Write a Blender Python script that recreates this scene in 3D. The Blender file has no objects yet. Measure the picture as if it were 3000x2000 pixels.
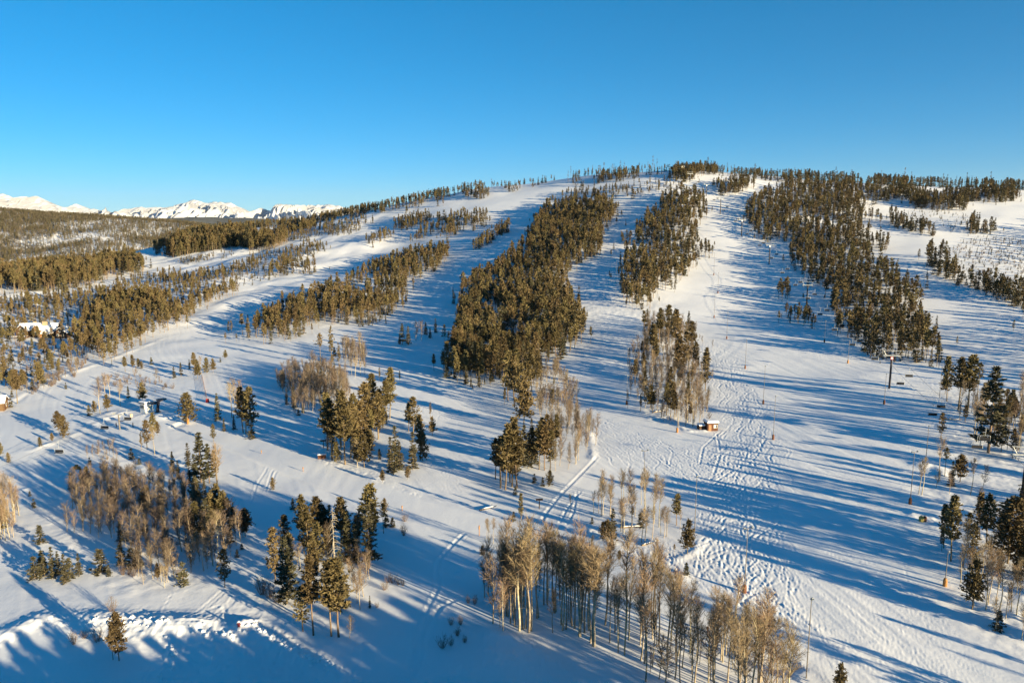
import bpy, math, random
import numpy as np
from mathutils import Vector, Matrix
R = math.radians
rng = np.random.default_rng(7)
random.seed(7)
SC = bpy.context.scene
COL = SC.collection

# ------------------------------------------------------------------ camera
F = 2224.0
PITCH = R(9.2)
CAMZ = 60.0
cp, sp = math.cos(PITCH), math.sin(PITCH)
cam = bpy.data.cameras.new("camera")
cam.sensor_width = 36.0
cam.lens = 36.0 * F / 3000.0
cam.clip_start = 1.0
cam.clip_end = 120000.0
camo = bpy.data.objects.new("camera", cam)
COL.objects.link(camo)
camo.location = (0, 0, CAMZ)
camo.rotation_euler = (R(90) - PITCH, 0, 0)
SC.camera = camo

def pix_dir(px, py):
    a = (np.asarray(px, float) - 1500) / F
    b = (1000 - np.asarray(py, float)) / F
    return a, cp + b * sp, -sp + b * cp          # x, y, z of the ray (z drops below the camera)

def to_pix(x, y, z):
    z = z - CAMZ
    d = y * cp - z * sp
    u = y * sp + z * cp
    return 1500 + F * x / d, 1000 - F * u / d

# ------------------------------------------------------------------ sun, sky, colour management
SUN_AZ = R(129.0)       # clockwise from +Y
SUN_EL = R(9.5)
sl = bpy.data.lights.new("sun", 'SUN')
sl.energy = 4.7
sl.angle = R(0.5)
sl.color = (1.0, 0.83, 0.53)
slo = bpy.data.objects.new("sun", sl)
COL.objects.link(slo)
sdir = Vector((math.sin(SUN_AZ) * math.cos(SUN_EL), math.cos(SUN_AZ) * math.cos(SUN_EL), math.sin(SUN_EL)))
slo.rotation_euler = sdir.to_track_quat('Z', 'Y').to_euler()
slo.location = (80, -60, 200)

W = bpy.data.worlds.new("World")
SC.world = W
W.use_nodes = True
nt = W.node_tree
bg = nt.nodes["Background"]
sky = nt.nodes.new("ShaderNodeTexSky")
sky.sky_type = 'NISHITA'
sky.sun_disc = False
sky.sun_elevation = SUN_EL
sky.sun_rotation = SUN_AZ
sky.altitude = 3300
sky.air_density = 0.95
sky.dust_density = 0.0
sky.ozone_density = 5.0
hs = nt.nodes.new("ShaderNodeHueSaturation")
hs.inputs["Saturation"].default_value = 1.21
hs.inputs["Hue"].default_value = 0.489
hs.inputs["Value"].default_value = 1.0
gm_ = nt.nodes.new("ShaderNodeGamma")
gm_.inputs["Gamma"].default_value = 0.8
nt.links.new(sky.outputs[0], gm_.inputs["Color"])
nt.links.new(gm_.outputs[0], hs.inputs["Color"])
nt.links.new(hs.outputs[0], bg.inputs[0])
bg.inputs[1].default_value = 0.081

SC.view_settings.view_transform = 'Standard'
SC.view_settings.look = 'None'
SC.view_settings.exposure = 1.5
SC.view_settings.gamma = 1.0
SC.view_settings.use_curve_mapping = False
SC.cycles.max_bounces = 5
SC.cycles.diffuse_bounces = 3
SC.cycles.glossy_bounces = 2
SC.cycles.transmission_bounces = 2
SC.cycles.transparent_max_bounces = 4
SC.cycles.caustics_reflective = False
SC.cycles.caustics_refractive = False

# ------------------------------------------------------------------ noise
def _hash(ix, iy, seed):
    n = (ix.astype(np.int64) * 374761393 + iy.astype(np.int64) * 668265263 + seed * 982451653) & 0x7fffffff
    n = (n ^ (n >> 13)) * 1274126177 & 0x7fffffff
    n = n ^ (n >> 16)
    return (n & 0xffff) / 32767.5 - 1.0

def noise(x, y, seed=0):
    x = np.asarray(x, float); y = np.asarray(y, float)
    ix = np.floor(x); iy = np.floor(y)
    fx = x - ix; fy = y - iy
    fx = fx * fx * fx * (fx * (fx * 6 - 15) + 10); fy = fy * fy * fy * (fy * (fy * 6 - 15) + 10)
    a = _hash(ix, iy, seed); b = _hash(ix + 1, iy, seed); c = _hash(ix, iy + 1, seed); d = _hash(ix + 1, iy + 1, seed)
    return (a * (1 - fx) + b * fx) * (1 - fy) + (c * (1 - fx) + d * fx) * fy

def fbm(x, y, seed=0, octv=4, gain=0.5):
    s = 0.0; amp = 1.0; f = 1.0
    for k in range(octv):
        s = s + amp * noise(x * f + 17.3 * k, y * f - 9.1 * k, seed + k)
        amp *= gain; f *= 2.03
    return s

# ------------------------------------------------------------------ terrain: control points (px, py, forward depth)
flat = [(2300, 74), (2000, 92), (1800, 108), (1600, 133), (1450, 160), (1350, 183)]
cols = {
    -700: flat + [(1250, 215), (1000, 360), (880, 520), (810, 690)],
    -250: flat + [(1250, 215), (1100, 285), (1000, 360), (880, 520), (800, 720)],
    100: flat + [(1250, 215), (1100, 285), (1000, 360), (940, 430), (880, 520), (840, 600), (800, 720)],
    400: flat + [(1250, 215), (1100, 288), (1000, 368), (900, 500), (830, 640), (785, 760), (738, 890)],
    700: flat + [(1250, 215), (1100, 288), (1000, 365), (900, 480), (800, 640), (740, 800), (695, 940), (677, 1000)],
    1000: flat + [(1250, 216), (1100, 285), (1000, 360), (900, 470), (800, 610), (720, 750), (660, 880), (638, 950)],
    1200: [(720, 725), (640, 840), (595, 915)],
    1400: flat + [(1250, 217), (1100, 285), (1000, 355), (900, 450), (800, 560), (700, 680), (630, 780), (580, 845), (558, 880)],
    1600: [(600, 770), (537, 855)],
    1700: flat + [(1250, 217), (1100, 285), (1000, 350), (900, 430), (800, 520), (700, 620), (620, 720), (550, 800), (522, 830)],
    1900: [(508, 790)],
    2100: flat + [(1250, 216), (1100, 285), (1000, 345), (950, 385), (880, 440), (800, 500), (720, 565), (650, 625), (590, 680), (540, 730), (510, 770)],
    2300: [(526, 760)],
    2500: flat + [(1250, 214), (1100, 280), (1000, 340), (900, 410), (800, 480), (700, 560), (620, 640), (565, 710), (537, 760)],
    2900: flat + [(1250, 212), (1100, 275), (1000, 330), (900, 390), (800, 455), (720, 520), (650, 590), (600, 655), (556, 740)],
    3300: flat + [(1250, 212), (1000, 325), (800, 450), (650, 590), (572, 740)],
    3800: flat + [(1250, 212), (1000, 325), (800, 450), (650, 590), (600, 740)],
}
P = []
crest = []
for px, lst in cols.items():
    for py, Y in lst:
        a, fy, fz = pix_dir(px, py)
        t = Y / fy
        P.append((a * t, Y, CAMZ + fz * t))
    crest.append((P[-1][0] / P[-1][1], P[-1][1], P[-1][2]))
for s, Y, z in crest:                            # the ground falls away behind the crest
    if s < -0.42:
        P += [(s * (Y + 150), Y + 150, z - 16), (s * (Y + 380), Y + 380, z - 60), (s * (Y + 800), Y + 800, z - 130)]
    else:
        P += [(s * (Y + 120), Y + 120, z - 3), (s * (Y + 330), Y + 330, z - 40), (s * (Y + 800), Y + 800, z - 130)]
for x in (-60, 0, 60):
    P += [(x, 20, 0.5), (x, -60, 1)]
P = np.array(P)
def tps_kernel(d2):
    return 0.5 * d2 * np.log(d2 + 1e-9)
def tps_fit(P, lam):
    S = 300.0
    X = P[:, :2] / S
    n = len(X)
    d2 = ((X[:, None, :] - X[None, :, :]) ** 2).sum(-1)
    K = tps_kernel(d2) + lam * np.eye(n)
    Q = np.hstack([np.ones((n, 1)), X])
    A = np.zeros((n + 3, n + 3))
    A[:n, :n] = K; A[:n, n:] = Q; A[n:, :n] = Q.T
    b = np.zeros(n + 3); b[:n] = P[:, 2]
    w = np.linalg.solve(A, b)
    def ev(x, y):
        x = np.asarray(x, float) / S; y = np.asarray(y, float) / S
        out = w[n] + w[n + 1] * x + w[n + 2] * y
        for i in range(n):
            out = out + w[i] * tps_kernel((x - X[i, 0]) ** 2 + (y - X[i, 1]) ** 2)
        return out
    return ev
tps = tps_fit(P, 0.004)
GX0, GX1, GY0, GY1, GS = -1300.0, 1300.0, -40.0, 1760.0, 4.0
gx = np.arange(GX0, GX1 + GS, GS); gy = np.arange(GY0, GY1 + GS, GS)
GXX, GYY = np.meshgrid(gx, gy)
ZG = tps(GXX, GYY)
far = np.clip((GYY - 250) / 200, 0, 1)
ZG = ZG + 0.22 * fbm(GXX / 34, GYY / 34, 3, 3) + far * 1.1 * fbm(GXX / 70, GYY / 70, 5, 2)
# the cut-over, gently hummocky ground of the left middle distance
hum = np.clip((-GXX - 60) / 120, 0, 1) * np.clip((GYY - 330) / 80, 0, 1) * np.clip((1150 - GYY) / 200, 0, 1)
ZG = ZG + hum * 1.6 * fbm(GXX / 38, GYY / 46, 11, 3)

def bil(G, x0, y0, s, x, y):
    x = (np.asarray(x, float) - x0) / s; y = (np.asarray(y, float) - y0) / s
    x = np.clip(x, 0, G.shape[1] - 1.001); y = np.clip(y, 0, G.shape[0] - 1.001)
    ix = x.astype(int); iy = y.astype(int); fx = x - ix; fy = y - iy
    return (G[iy, ix] * (1 - fx) + G[iy, ix + 1] * fx) * (1 - fy) + (G[iy + 1, ix] * (1 - fx) + G[iy + 1, ix + 1] * fx) * fy

def ground_z(x, y):
    return bil(ZG, GX0, GY0, GS, x, y)

TS = np.concatenate([np.arange(60, 400, 1.0), np.arange(400, 1500, 3.0)])
def cast(px, py):
    """Where the sight line through a pixel of the photograph meets the hill: x, y, z arrays."""
    a, fy, fz = pix_dir(px, py)
    a = np.atleast_1d(a); fy = np.atleast_1d(fy + 0 * a); fz = np.atleast_1d(fz + 0 * a)
    x = a[:, None] * TS; y = fy[:, None] * TS; z = CAMZ + fz[:, None] * TS
    g = z - ground_z(x, y)
    below = g < 0
    hit = below.any(1)
    k = np.where(hit, below.argmax(1), 0)
    ang = np.where(TS[None, :] > 200, g / TS[None, :], 9)     # a ray over the crest: take the closest pass
    k2 = ang.argmin(1)
    k = np.where(hit, np.maximum(k, 1), np.maximum(k2, 1))
    i = np.arange(len(a))
    g0 = g[i, k - 1]; g1 = g[i, k]
    f = np.where(hit, g0 / np.maximum(g0 - g1, 1e-6), 0)
    t = TS[k - 1] * (1 - f) + TS[k] * f
    X = a * t; Y = fy * t
    return X, Y, ground_z(X, Y)
def cast1(px, py):
    x, y, z = cast([px], [py])
    return float(x[0]), float(y[0]), float(z[0])
def castline(pts, n=8):
    pts = np.array(pts, float)
    out = []
    for i in range(len(pts) - 1):
        for k in range(n):
            out.append(pts[i] + (pts[i + 1] - pts[i]) * k / n)
    out.append(pts[-1])
    out = np.array(out)
    x, y, z = cast(out[:, 0], out[:, 1])
    return np.stack([x, y], 1)
def castpoly(pts, n=6):
    return castline(list(pts) + [pts[0]], n)[:-1]
def inside(poly, x, y):
    x = np.asarray(x); y = np.asarray(y)
    r = np.zeros(x.shape, bool)
    j = len(poly) - 1
    for i in range(len(poly)):
        xi, yi = poly[i]; xj, yj = poly[j]
        if yi != yj:
            c = ((yi > y) != (yj > y)) & (x < (xj - xi) * (y - yi) / (yj - yi) + xi)
            r ^= c
        j = i
    return r
def Zm(x0, y0, lst):
    """Coordinates read off a 3.136x enlargement whose corner is (x0, y0) -> photograph pixels."""
    return [(x0 + a / 3.136, y0 + b / 3.136) for a, b in lst]
def FV(lst):
    return [(a * 1.27551, b * 1.27551) for a, b in lst]
# ------------------------------------------------------------------ fine relief of the snow (tracks, berms, banks) on a world grid
DX0, DX1, DY0, DY1, DS = -185.0, 215.0, 66.0, 480.0, 0.3
dnx = int((DX1 - DX0) / DS); dny = int((DY1 - DY0) / DS)
D = np.zeros((dny, dnx))
dxx, dyy = np.meshgrid(DX0 + DS * np.arange(dnx), DY0 + DS * np.arange(dny))

def local(path, pad):
    x0 = max(int((path[:, 0].min() - pad - DX0) / DS), 0); x1 = min(int((path[:, 0].max() + pad - DX0) / DS) + 2, dnx)
    y0 = max(int((path[:, 1].min() - pad - DY0) / DS), 0); y1 = min(int((path[:, 1].max() + pad - DY0) / DS) + 2, dny)
    return (x0, x1, y0, y1) if x1 > x0 and y1 > y0 else None

def pathdist(path, pad):
    """Distance to a polyline, signed side and arc length, over the part of the grid around it."""
    b = local(path, pad)
    if b is None:
        return None
    x0, x1, y0, y1 = b
    X = dxx[y0:y1, x0:x1]; Y = dyy[y0:y1, x0:x1]
    best = np.full(X.shape, 1e9); arc = np.zeros(X.shape); side = np.zeros(X.shape)
    s = 0.0
    for i in range(len(path) - 1):
        ax, ay = path[i]; bx, by = path[i + 1]
        L2 = (bx - ax) ** 2 + (by - ay) ** 2 + 1e-9
        t = np.clip(((X - ax) * (bx - ax) + (Y - ay) * (by - ay)) / L2, 0, 1)
        d = np.hypot(X - ax - t * (bx - ax), Y - ay - t * (by - ay))
        m = d < best
        best = np.where(m, d, best); arc = np.where(m, s + t * math.sqrt(L2), arc)
        side = np.where(m, np.sign((bx - ax) * (Y - ay) - (by - ay) * (X - ax)), side)
        s += math.sqrt(L2)
    return (slice(y0, y1), slice(x0, x1)), X, Y, best, side, arc

def stamp_track(path, w=0.55, depth=0.16, ridge=0.10):
    """One ski or snowmobile track: a groove with a pushed-up lip. Cheap: only cells near each piece are touched."""
    step = 0.22
    seg = np.diff(path, axis=0); L = np.hypot(seg[:, 0], seg[:, 1]); cs = np.concatenate([[0], np.cumsum(L)])
    if cs[-1] < 1:
        return
    q = np.arange(0, cs[-1], step)
    px_ = np.interp(q, cs, path[:, 0]); py_ = np.interp(q, cs, path[:, 1])
    r = int(math.ceil((w * 1.9) / DS))
    o = np.arange(-r, r + 1)
    OX, OY = np.meshgrid(o, o)
    ci = np.round((px_ - DX0) / DS).astype(int); cj = np.round((py_ - DY0) / DS).astype(int)
    I = ci[:, None, None] + OX[None]; J = cj[:, None, None] + OY[None]
    ok = (I >= 0) & (I < dnx) & (J >= 0) & (J < dny)
    dist = np.hypot(DX0 + I * DS - px_[:, None, None], DY0 + J * DS - py_[:, None, None])
    I = I[ok]; J = J[ok]; dist = dist[ok]
    key = J * dnx + I
    order = np.argsort(dist, kind='stable')
    u, first = np.unique(key[order], return_index=True)
    dd = dist[order][first]
    prof = -depth * np.exp(-(dd / (w * 0.55)) ** 2) + ridge * np.exp(-((dd - w * 1.15) / (w * 0.38)) ** 2)
    D.flat[u] += prof

def smooth_mask(poly, soft=3.0, jitter=2.0, seed=1):
    jx = jitter * noise(dxx / 9, dyy / 9, seed); jy = jitter * noise(dxx / 9, dyy / 9, seed + 50)
    m = inside(poly, dxx + jx, dyy + jy).astype(float)
    k = max(int(soft / DS), 1)
    for ax in (0, 1):
        c = np.cumsum(np.concatenate([np.repeat(m.take([0], ax), k, ax), m, np.repeat(m.take([-1], ax), k, ax)], ax), ax)
        n = m.shape[ax]
        m = (c.take(range(2 * k, 2 * k + n), ax) - c.take(range(0, n), ax)) / (2 * k)
    return m

# skied-out snow with criss-crossing tracks
def track_field(poly_px, n, seed, lmin=14, lmax=46, amp=(0.6, 3.2), w=(0.3, 0.62), drift=(-0.35, 0.1), depth=1.0):
    g = np.random.default_rng(seed)
    poly = castpoly(poly_px)
    x0, y0 = poly.min(0); x1, y1 = poly.max(0)
    k = 0
    while k < n:
        x = g.uniform(x0, x1); y = g.uniform(y0, y1)
        if not inside(poly, np.array([x]), np.array([y]))[0]:
            continue
        k += 1
        L = g.uniform(lmin, lmax)
        s = np.linspace(0, L, int(L / 0.9))
        dr = g.uniform(*drift)
        wl = g.uniform(13, 34); ph = g.uniform(0, 6.28); a = g.uniform(*amp)
        off = a * np.sin(s / wl * 6.283 + ph) + 0.5 * a * np.sin(s / wl * 2.7 + ph * 2)
        path = np.stack([x + dr * s + off, y - s], 1)
        out = np.where(~inside(poly, path[:, 0], path[:, 1]))[0]
        if len(out):                                   # runs out a little way past the rim
            path = path[:out[0] + int(g.exponential(4.0))]
        if len(path) > 4:
            ww = g.uniform(*w)
            stamp_track(path, ww * 0.66, depth * g.uniform(0.018, 0.056), depth * g.uniform(0.012, 0.036))

mog_px = [(2015, 985), (2110, 985), (2185, 1085), (2240, 1200), (2262, 1290), (2275, 1400), (2290, 1520), (2305, 1650), (2340, 1770), (2250, 1755),
          (2120, 1660), (2010, 1560), (2060, 1420), (2060, 1290), (2120, 1230), (2085, 1130), (2040, 1050)]
track_field(mog_px, 600, 1, 20, 75, (0.8, 3.6))
low_px = [(1690, 1170), (1790, 1230), (1960, 1300), (2080, 1290), (2100, 1420), (2020, 1500), (1950, 1430), (1850, 1370), (1760, 1350), (1700, 1300)]
track_field(low_px, 280, 2, 20, 60, (0.6, 2.6), drift=(0.3, 0.9), depth=1.0)
track_field([(1985, 1540), (2100, 1640), (2300, 1760), (2330, 1800), (2180, 1780), (2040, 1660)], 150, 3, 10, 30, drift=(0.2, 0.8))
track_field([(2240, 1520), (2500, 1560), (2650, 1700), (2860, 1990), (2300, 1990), (2250, 1800)], 110, 4, 30, 70, (0.2, 1.4), (0.28, 0.45), drift=(0.25, 0.45), depth=0.42)
track_field([(2560, 1080), (2720, 1090), (2790, 1150), (2800, 1260), (2640, 1240), (2580, 1160)], 90, 5, 10, 34, drift=(-0.2, 0.5), depth=0.8)
track_field([(2600, 1580), (2740, 1500), (3000, 1520), (3000, 1700), (2860, 1760), (2700, 1650)], 60, 6, 10, 34, drift=(0.0, 0.7), depth=0.8)
track_field([(1170, 1160), (1230, 1120), (1330, 1230), (1300, 1260), (1200, 1250)], 40, 8, 12, 40, drift=(0.3, 0.8), depth=0.7)
track_field([(1880, 1560), (1990, 1600), (2010, 1680), (1900, 1640), (1830, 1600)], 60, 9, 8, 26, drift=(0.1, 0.6))
for p_, w_ in [([(1378, 1545), (1330, 1590), (1285, 1640), (1278, 1680), (1284, 1720), (1262, 1762), (1235, 1815), (1222, 1860), (1222, 1900), (1210, 1960)], 0.55),
               ([(1372, 1742), (1330, 1758), (1290, 1778), (1262, 1810), (1240, 1860), (1228, 1900), (1205, 1960)], 0.6),
               ([(1292, 1776), (1268, 1818), (1246, 1868), (1236, 1920), (1215, 1990)], 0.6),
               ([(1420, 1620), (1375, 1655), (1335, 1680)], 0.3),
               ([(650, 1730), (600, 1775), (545, 1822)], 0.4), ([(656, 1735), (606, 1780), (552, 1826)], 0.4),
               ([(688, 1745), (655, 1780), (600, 1826)], 0.45), ([(698, 1746), (660, 1786), (612, 1828)], 0.45), ([(655, 1770), (610, 1785), (570, 1815)], 0.4),
               ([(655, 1775), (662, 1800), (668, 1832)], 0.4),
               ([(783, 1332), (790, 1350), (778, 1380), (752, 1420), (735, 1470)], 0.35), ([(815, 1345), (795, 1385), (778, 1440)], 0.35), ([(825, 1350), (805, 1390), (786, 1440)], 0.35),
               ([(505, 1735), (480, 1780), (440, 1812)], 0.2),
               ([(1748, 1340), (1690, 1400), (1640, 1450), (1600, 1500), (1580, 1540)], 0.55), ([(1700, 1440), (1660, 1490), (1640, 1530)], 0.4), ([(1690, 1440), (1680, 1500), (1660, 1535)], 0.4),
               ([(2110, 1265), (2060, 1310), (2050, 1360)], 0.4), ([(2100, 1270), (2110, 1330), (2090, 1390)], 0.4)]:
    stamp_track(castline(p_, 6), w_, 0.075, 0.045)
# long single ski lines down the groomed slopes
track_field([(2080, 960), (2300, 940), (2700, 1090), (2740, 1300), (2640, 1560), (2850, 1990), (2330, 1990), (2290, 1500)], 150, 30, 40, 140, (0.8, 4.0), (0.25, 0.4), drift=(-0.1, 0.35), depth=0.55)
track_field([(1280, 830), (1420, 1000), (1350, 1450), (1000, 1380), (1080, 1000)], 90, 31, 30, 110, (0.8, 4.0), (0.25, 0.4), drift=(-0.2, 0.5), depth=0.6)
track_field([(60, 1400), (350, 1000), (800, 950), (900, 1150), (500, 1200)], 90, 32, 30, 90, (0.8, 4.0), (0.25, 0.4), drift=(-0.6, 0.1), depth=0.6)
track_field([(1650, 870), (1850, 870), (1830, 1150), (1700, 1200), (1640, 1050)], 60, 33, 30, 80, (0.8, 3.0), (0.25, 0.4), drift=(-0.2, 0.4), depth=0.6)
# groomer passes and slow skid marks on the wide piste: shallow streaks that run down the fall line
gr = smooth_mask(castpoly([(2080, 1010), (2260, 960), (2700, 1100), (2760, 1300), (2640, 1560), (2820, 1900), (3100, 2100), (2300, 2100), (2330, 1800), (2290, 1500), (2260, 1290), (2190, 1080)]), 4, 2)
cx = dxx + 0.22 * (dyy - 100) + 2.5 * noise(dxx / 60, dyy / 60, 8)
D += gr * (0.034 * noise(cx / 0.7, dyy / 18, 21) + 0.034 * noise(cx / 2.3, dyy / 30, 22) + 0.05 * np.abs(((cx / 5.6) % 1.0) - 0.5))
# side runs: softer groomer streaks
cx2 = dxx + 0.5 * (dyy - 100) + 3 * noise(dxx / 50, dyy / 50, 31)
D += (1 - gr) * 0.028 * noise(cx2 / 1.2, dyy / 20, 23)
D += 0.014 * fbm(dxx / 3.0, dyy / 3.0, 41, 2)

def berm(px_line, h, w, rough, seed, ragged=0.8, n=8):
    """A ridge of pushed snow along a line, broken up into lumps."""
    path = castline(px_line, n)
    r = pathdist(path, w * 2.6)
    if r is None:
        return
    sl_, X, Y, d, side, arc = r
    prof = np.exp(-(d / w) ** 2) * (0.65 + 0.5 * noise(arc / 5, arc * 0 + seed, seed))
    lump = rough * (0.8 * np.abs(noise(X / 0.75, Y / 0.95, seed + 3)) ** 0.7 + 0.5 * np.abs(noise(X / 1.6, Y / 1.3, seed + 6)) ** 0.7 + 0.6 * noise(X / 4.3, Y / 4.3, seed + 4) - 0.35) * np.exp(-(d / (w * 1.5)) ** 2)
    D[sl_] += 0.62 * h * prof + 0.36 * lump * ragged

# the plowed bank along the valley road at the foot of the picture
berm([(-120, 1880), (20, 1860), (120, 1815), (250, 1808), (400, 1818), (540, 1826), (640, 1838), (690, 1850)], 1.5, 2.1, 0.9, 3)
berm([(300, 1835), (420, 1845), (560, 1850), (660, 1865)], 0.5, 2.4, 1.0, 5)
berm([(690, 1850), (720, 1830), (740, 1828)], 0.4, 0.9, 0.5, 6)
berm([(735, 1835), (790, 1870), (850, 1905), (910, 1935), (965, 1960), (1030, 2010)], 0.7, 1.7, 1.1, 7)
berm([(740, 1760), (800, 1790), (900, 1850), (990, 1880), (1060, 1905)], 0.55, 1.8, 0.6, 8)
berm([(480, 1960), (520, 1920), (580, 1900), (640, 1915), (700, 1925)], 0.6, 2.2, 0.8, 9)
berm([(500, 1990), (600, 1960), (700, 1960), (800, 1990)], 0.3, 3.0, 0.8, 10)
berm([(1230, 2010), (1290, 1985), (1400, 1960), (1480, 1940)], 0.5, 1.2, 0.6, 12)
berm([(1460, 1862), (1520, 1880), (1590, 1925), (1650, 1960)], 0.8, 1.6, 0.5, 13)
berm([(1450, 1900), (1540, 1945), (1600, 1985)], 0.5, 1.5, 0.6, 14)
for k in range(10):
    stamp_track(castline([(500 + k * 3, 1915 + k * 5.5), (560, 1905 + k * 6), (630 - k * 2, 1903 + k * 5)], 5), 0.4, 0.14, 0.12)
# edges of the cat track and of the runs
berm([(940, 1352), (1000, 1372), (1060, 1392), (1130, 1430), (1200, 1455)], 0.45, 1.6, 0.7, 15)
berm([(640, 1255), (700, 1265), (760, 1300)], 0.3, 1.3, 0.5, 16)
berm([(1720, 1545), (1790, 1600), (1880, 1650), (1990, 1690)], 0.5, 1.2, 0.5, 17)
berm([(2055, 1575), (2035, 1615), (1980, 1640)], 0.3, 0.9, 0.3, 18)
berm([(1728, 1270), (1736, 1320), (1735, 1342)], 0.4, 1.0, 0.3, 19)
berm([(1905, 1225), (1960, 1220), (2010, 1262), (2060, 1262)], 0.4, 1.0, 0.7, 20)
berm([(0, 1060 + 400), (100, 1425), (250, 1370), (380, 1350)], 0.35, 1.0, 0.3, 21)
berm([(90, 1320), (200, 1280), (300, 1230), (400, 1200)], 0.5, 1.2, 0.3, 22)
berm([(-60, 1215), (80, 1150), (200, 1095), (330, 1050), (480, 990)], 0.5, 1.6, 0.3, 23)
berm([(10, 1222 - 16), (90, 1160 - 14), (210, 1095 - 14), (340, 1040)], -0.35, 1.0, 0.0, 24)
berm([(400, 1222), (440, 1212), (480, 1222)], 1.1, 3.0, 0.4, 25)
berm([(270, 1232), (330, 1210), (370, 1215)], 0.9, 2.5, 0.3, 26)
berm([(2680, 1508), (2720, 1512), (2760, 1540)], 0.6, 1.5, 0.5, 27)
berm([(2700, 1360), (2740, 1365), (2760, 1390)], 0.8, 2.0, 0.3, 28)
# cat track: a levelled shelf across the slope, with its own slight crown
cat_path = castline([(560, 1245), (640, 1272), (760, 1318), (900, 1375), (1050, 1430), (1180, 1478), (1340, 1520), (1500, 1550), (1620, 1580), (1760, 1640), (1900, 1715), (2050, 1800), (2250, 1900)], 6)
r = pathdist(cat_path, 9)
if r:
    sl_, X, Y, d, side, arc = r
    k = np.clip(1 - (d - 4.0) / 2.5, 0, 1); k = k * k * (3 - 2 * k)
    D[sl_] = D[sl_] * (1 - k) + k * (-0.2 + 0.075 * side * np.minimum(d, 4.0) + 0.012 * noise(X / 1.6, Y / 7, 60))
# untouched hollows between the trees: lumpier snow
rough_px = [[(1630, 1000), (1660, 900), (1900, 850), (2000, 900), (2060, 1100), (2040, 1250), (1900, 1240), (1830, 1130)],
            [(2760, 1150), (3100, 1150), (3100, 1900), (2900, 1900), (2700, 1560)],
            [(60, 1480), (240, 1380), (560, 1330), (740, 1560), (660, 1720), (380, 1720), (60, 1560)],
            [(2900, 1700), (3100, 1700), (3100, 2000), (2980, 1950)]]
for i, rp in enumerate(rough_px):
    D += smooth_mask(castpoly(rp), 4, 3, 70 + i) * (0.09 * fbm(dxx / 2.6, dyy / 2.6, 80 + i, 3))
# keep the relief from ending in a step at the rim of the grid
edge = np.minimum(np.minimum(dxx - DX0, DX1 - dxx), np.minimum(dyy - DY0, DY1 - dyy))
D *= np.clip(edge / 12, 0, 1)

def full_z(x, y):
    z = ground_z(x, y)
    ins = (x > DX0) & (x < DX1 - 1) & (y > DY0) & (y < DY1 - 1)
    return z + np.where(ins, bil(D, DX0, DY0, DS, x, y), 0)

def new_mesh(name, V, Fc, mats=(), smooth=True, mi=None):
    me = bpy.data.meshes.new(name)
    V = np.asarray(V, np.float32)
    Fc = np.asarray(Fc, np.int32)
    n = Fc.shape[1]
    me.vertices.add(len(V)); me.vertices.foreach_set("co", V.ravel())
    me.loops.add(Fc.size); me.loops.foreach_set("vertex_index", Fc.ravel())
    me.polygons.add(len(Fc)); me.polygons.foreach_set("loop_start", np.arange(len(Fc), dtype=np.int32) * n)
    for m in mats:
        me.materials.append(m)
    if mi is not None:
        me.polygons.foreach_set("material_index", np.asarray(mi, np.int32))
    me.update(calc_edges=True)
    me.polygons.foreach_set("use_smooth", np.full(len(Fc), smooth))
    me.validate()
    return me

def grid_faces(nr, nc):
    i = np.arange(nr - 1)[:, None] * nc + np.arange(nc - 1)[None, :]
    return np.stack([i, i + 1, i + nc + 1, i + nc], -1).reshape(-1, 4)

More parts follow.
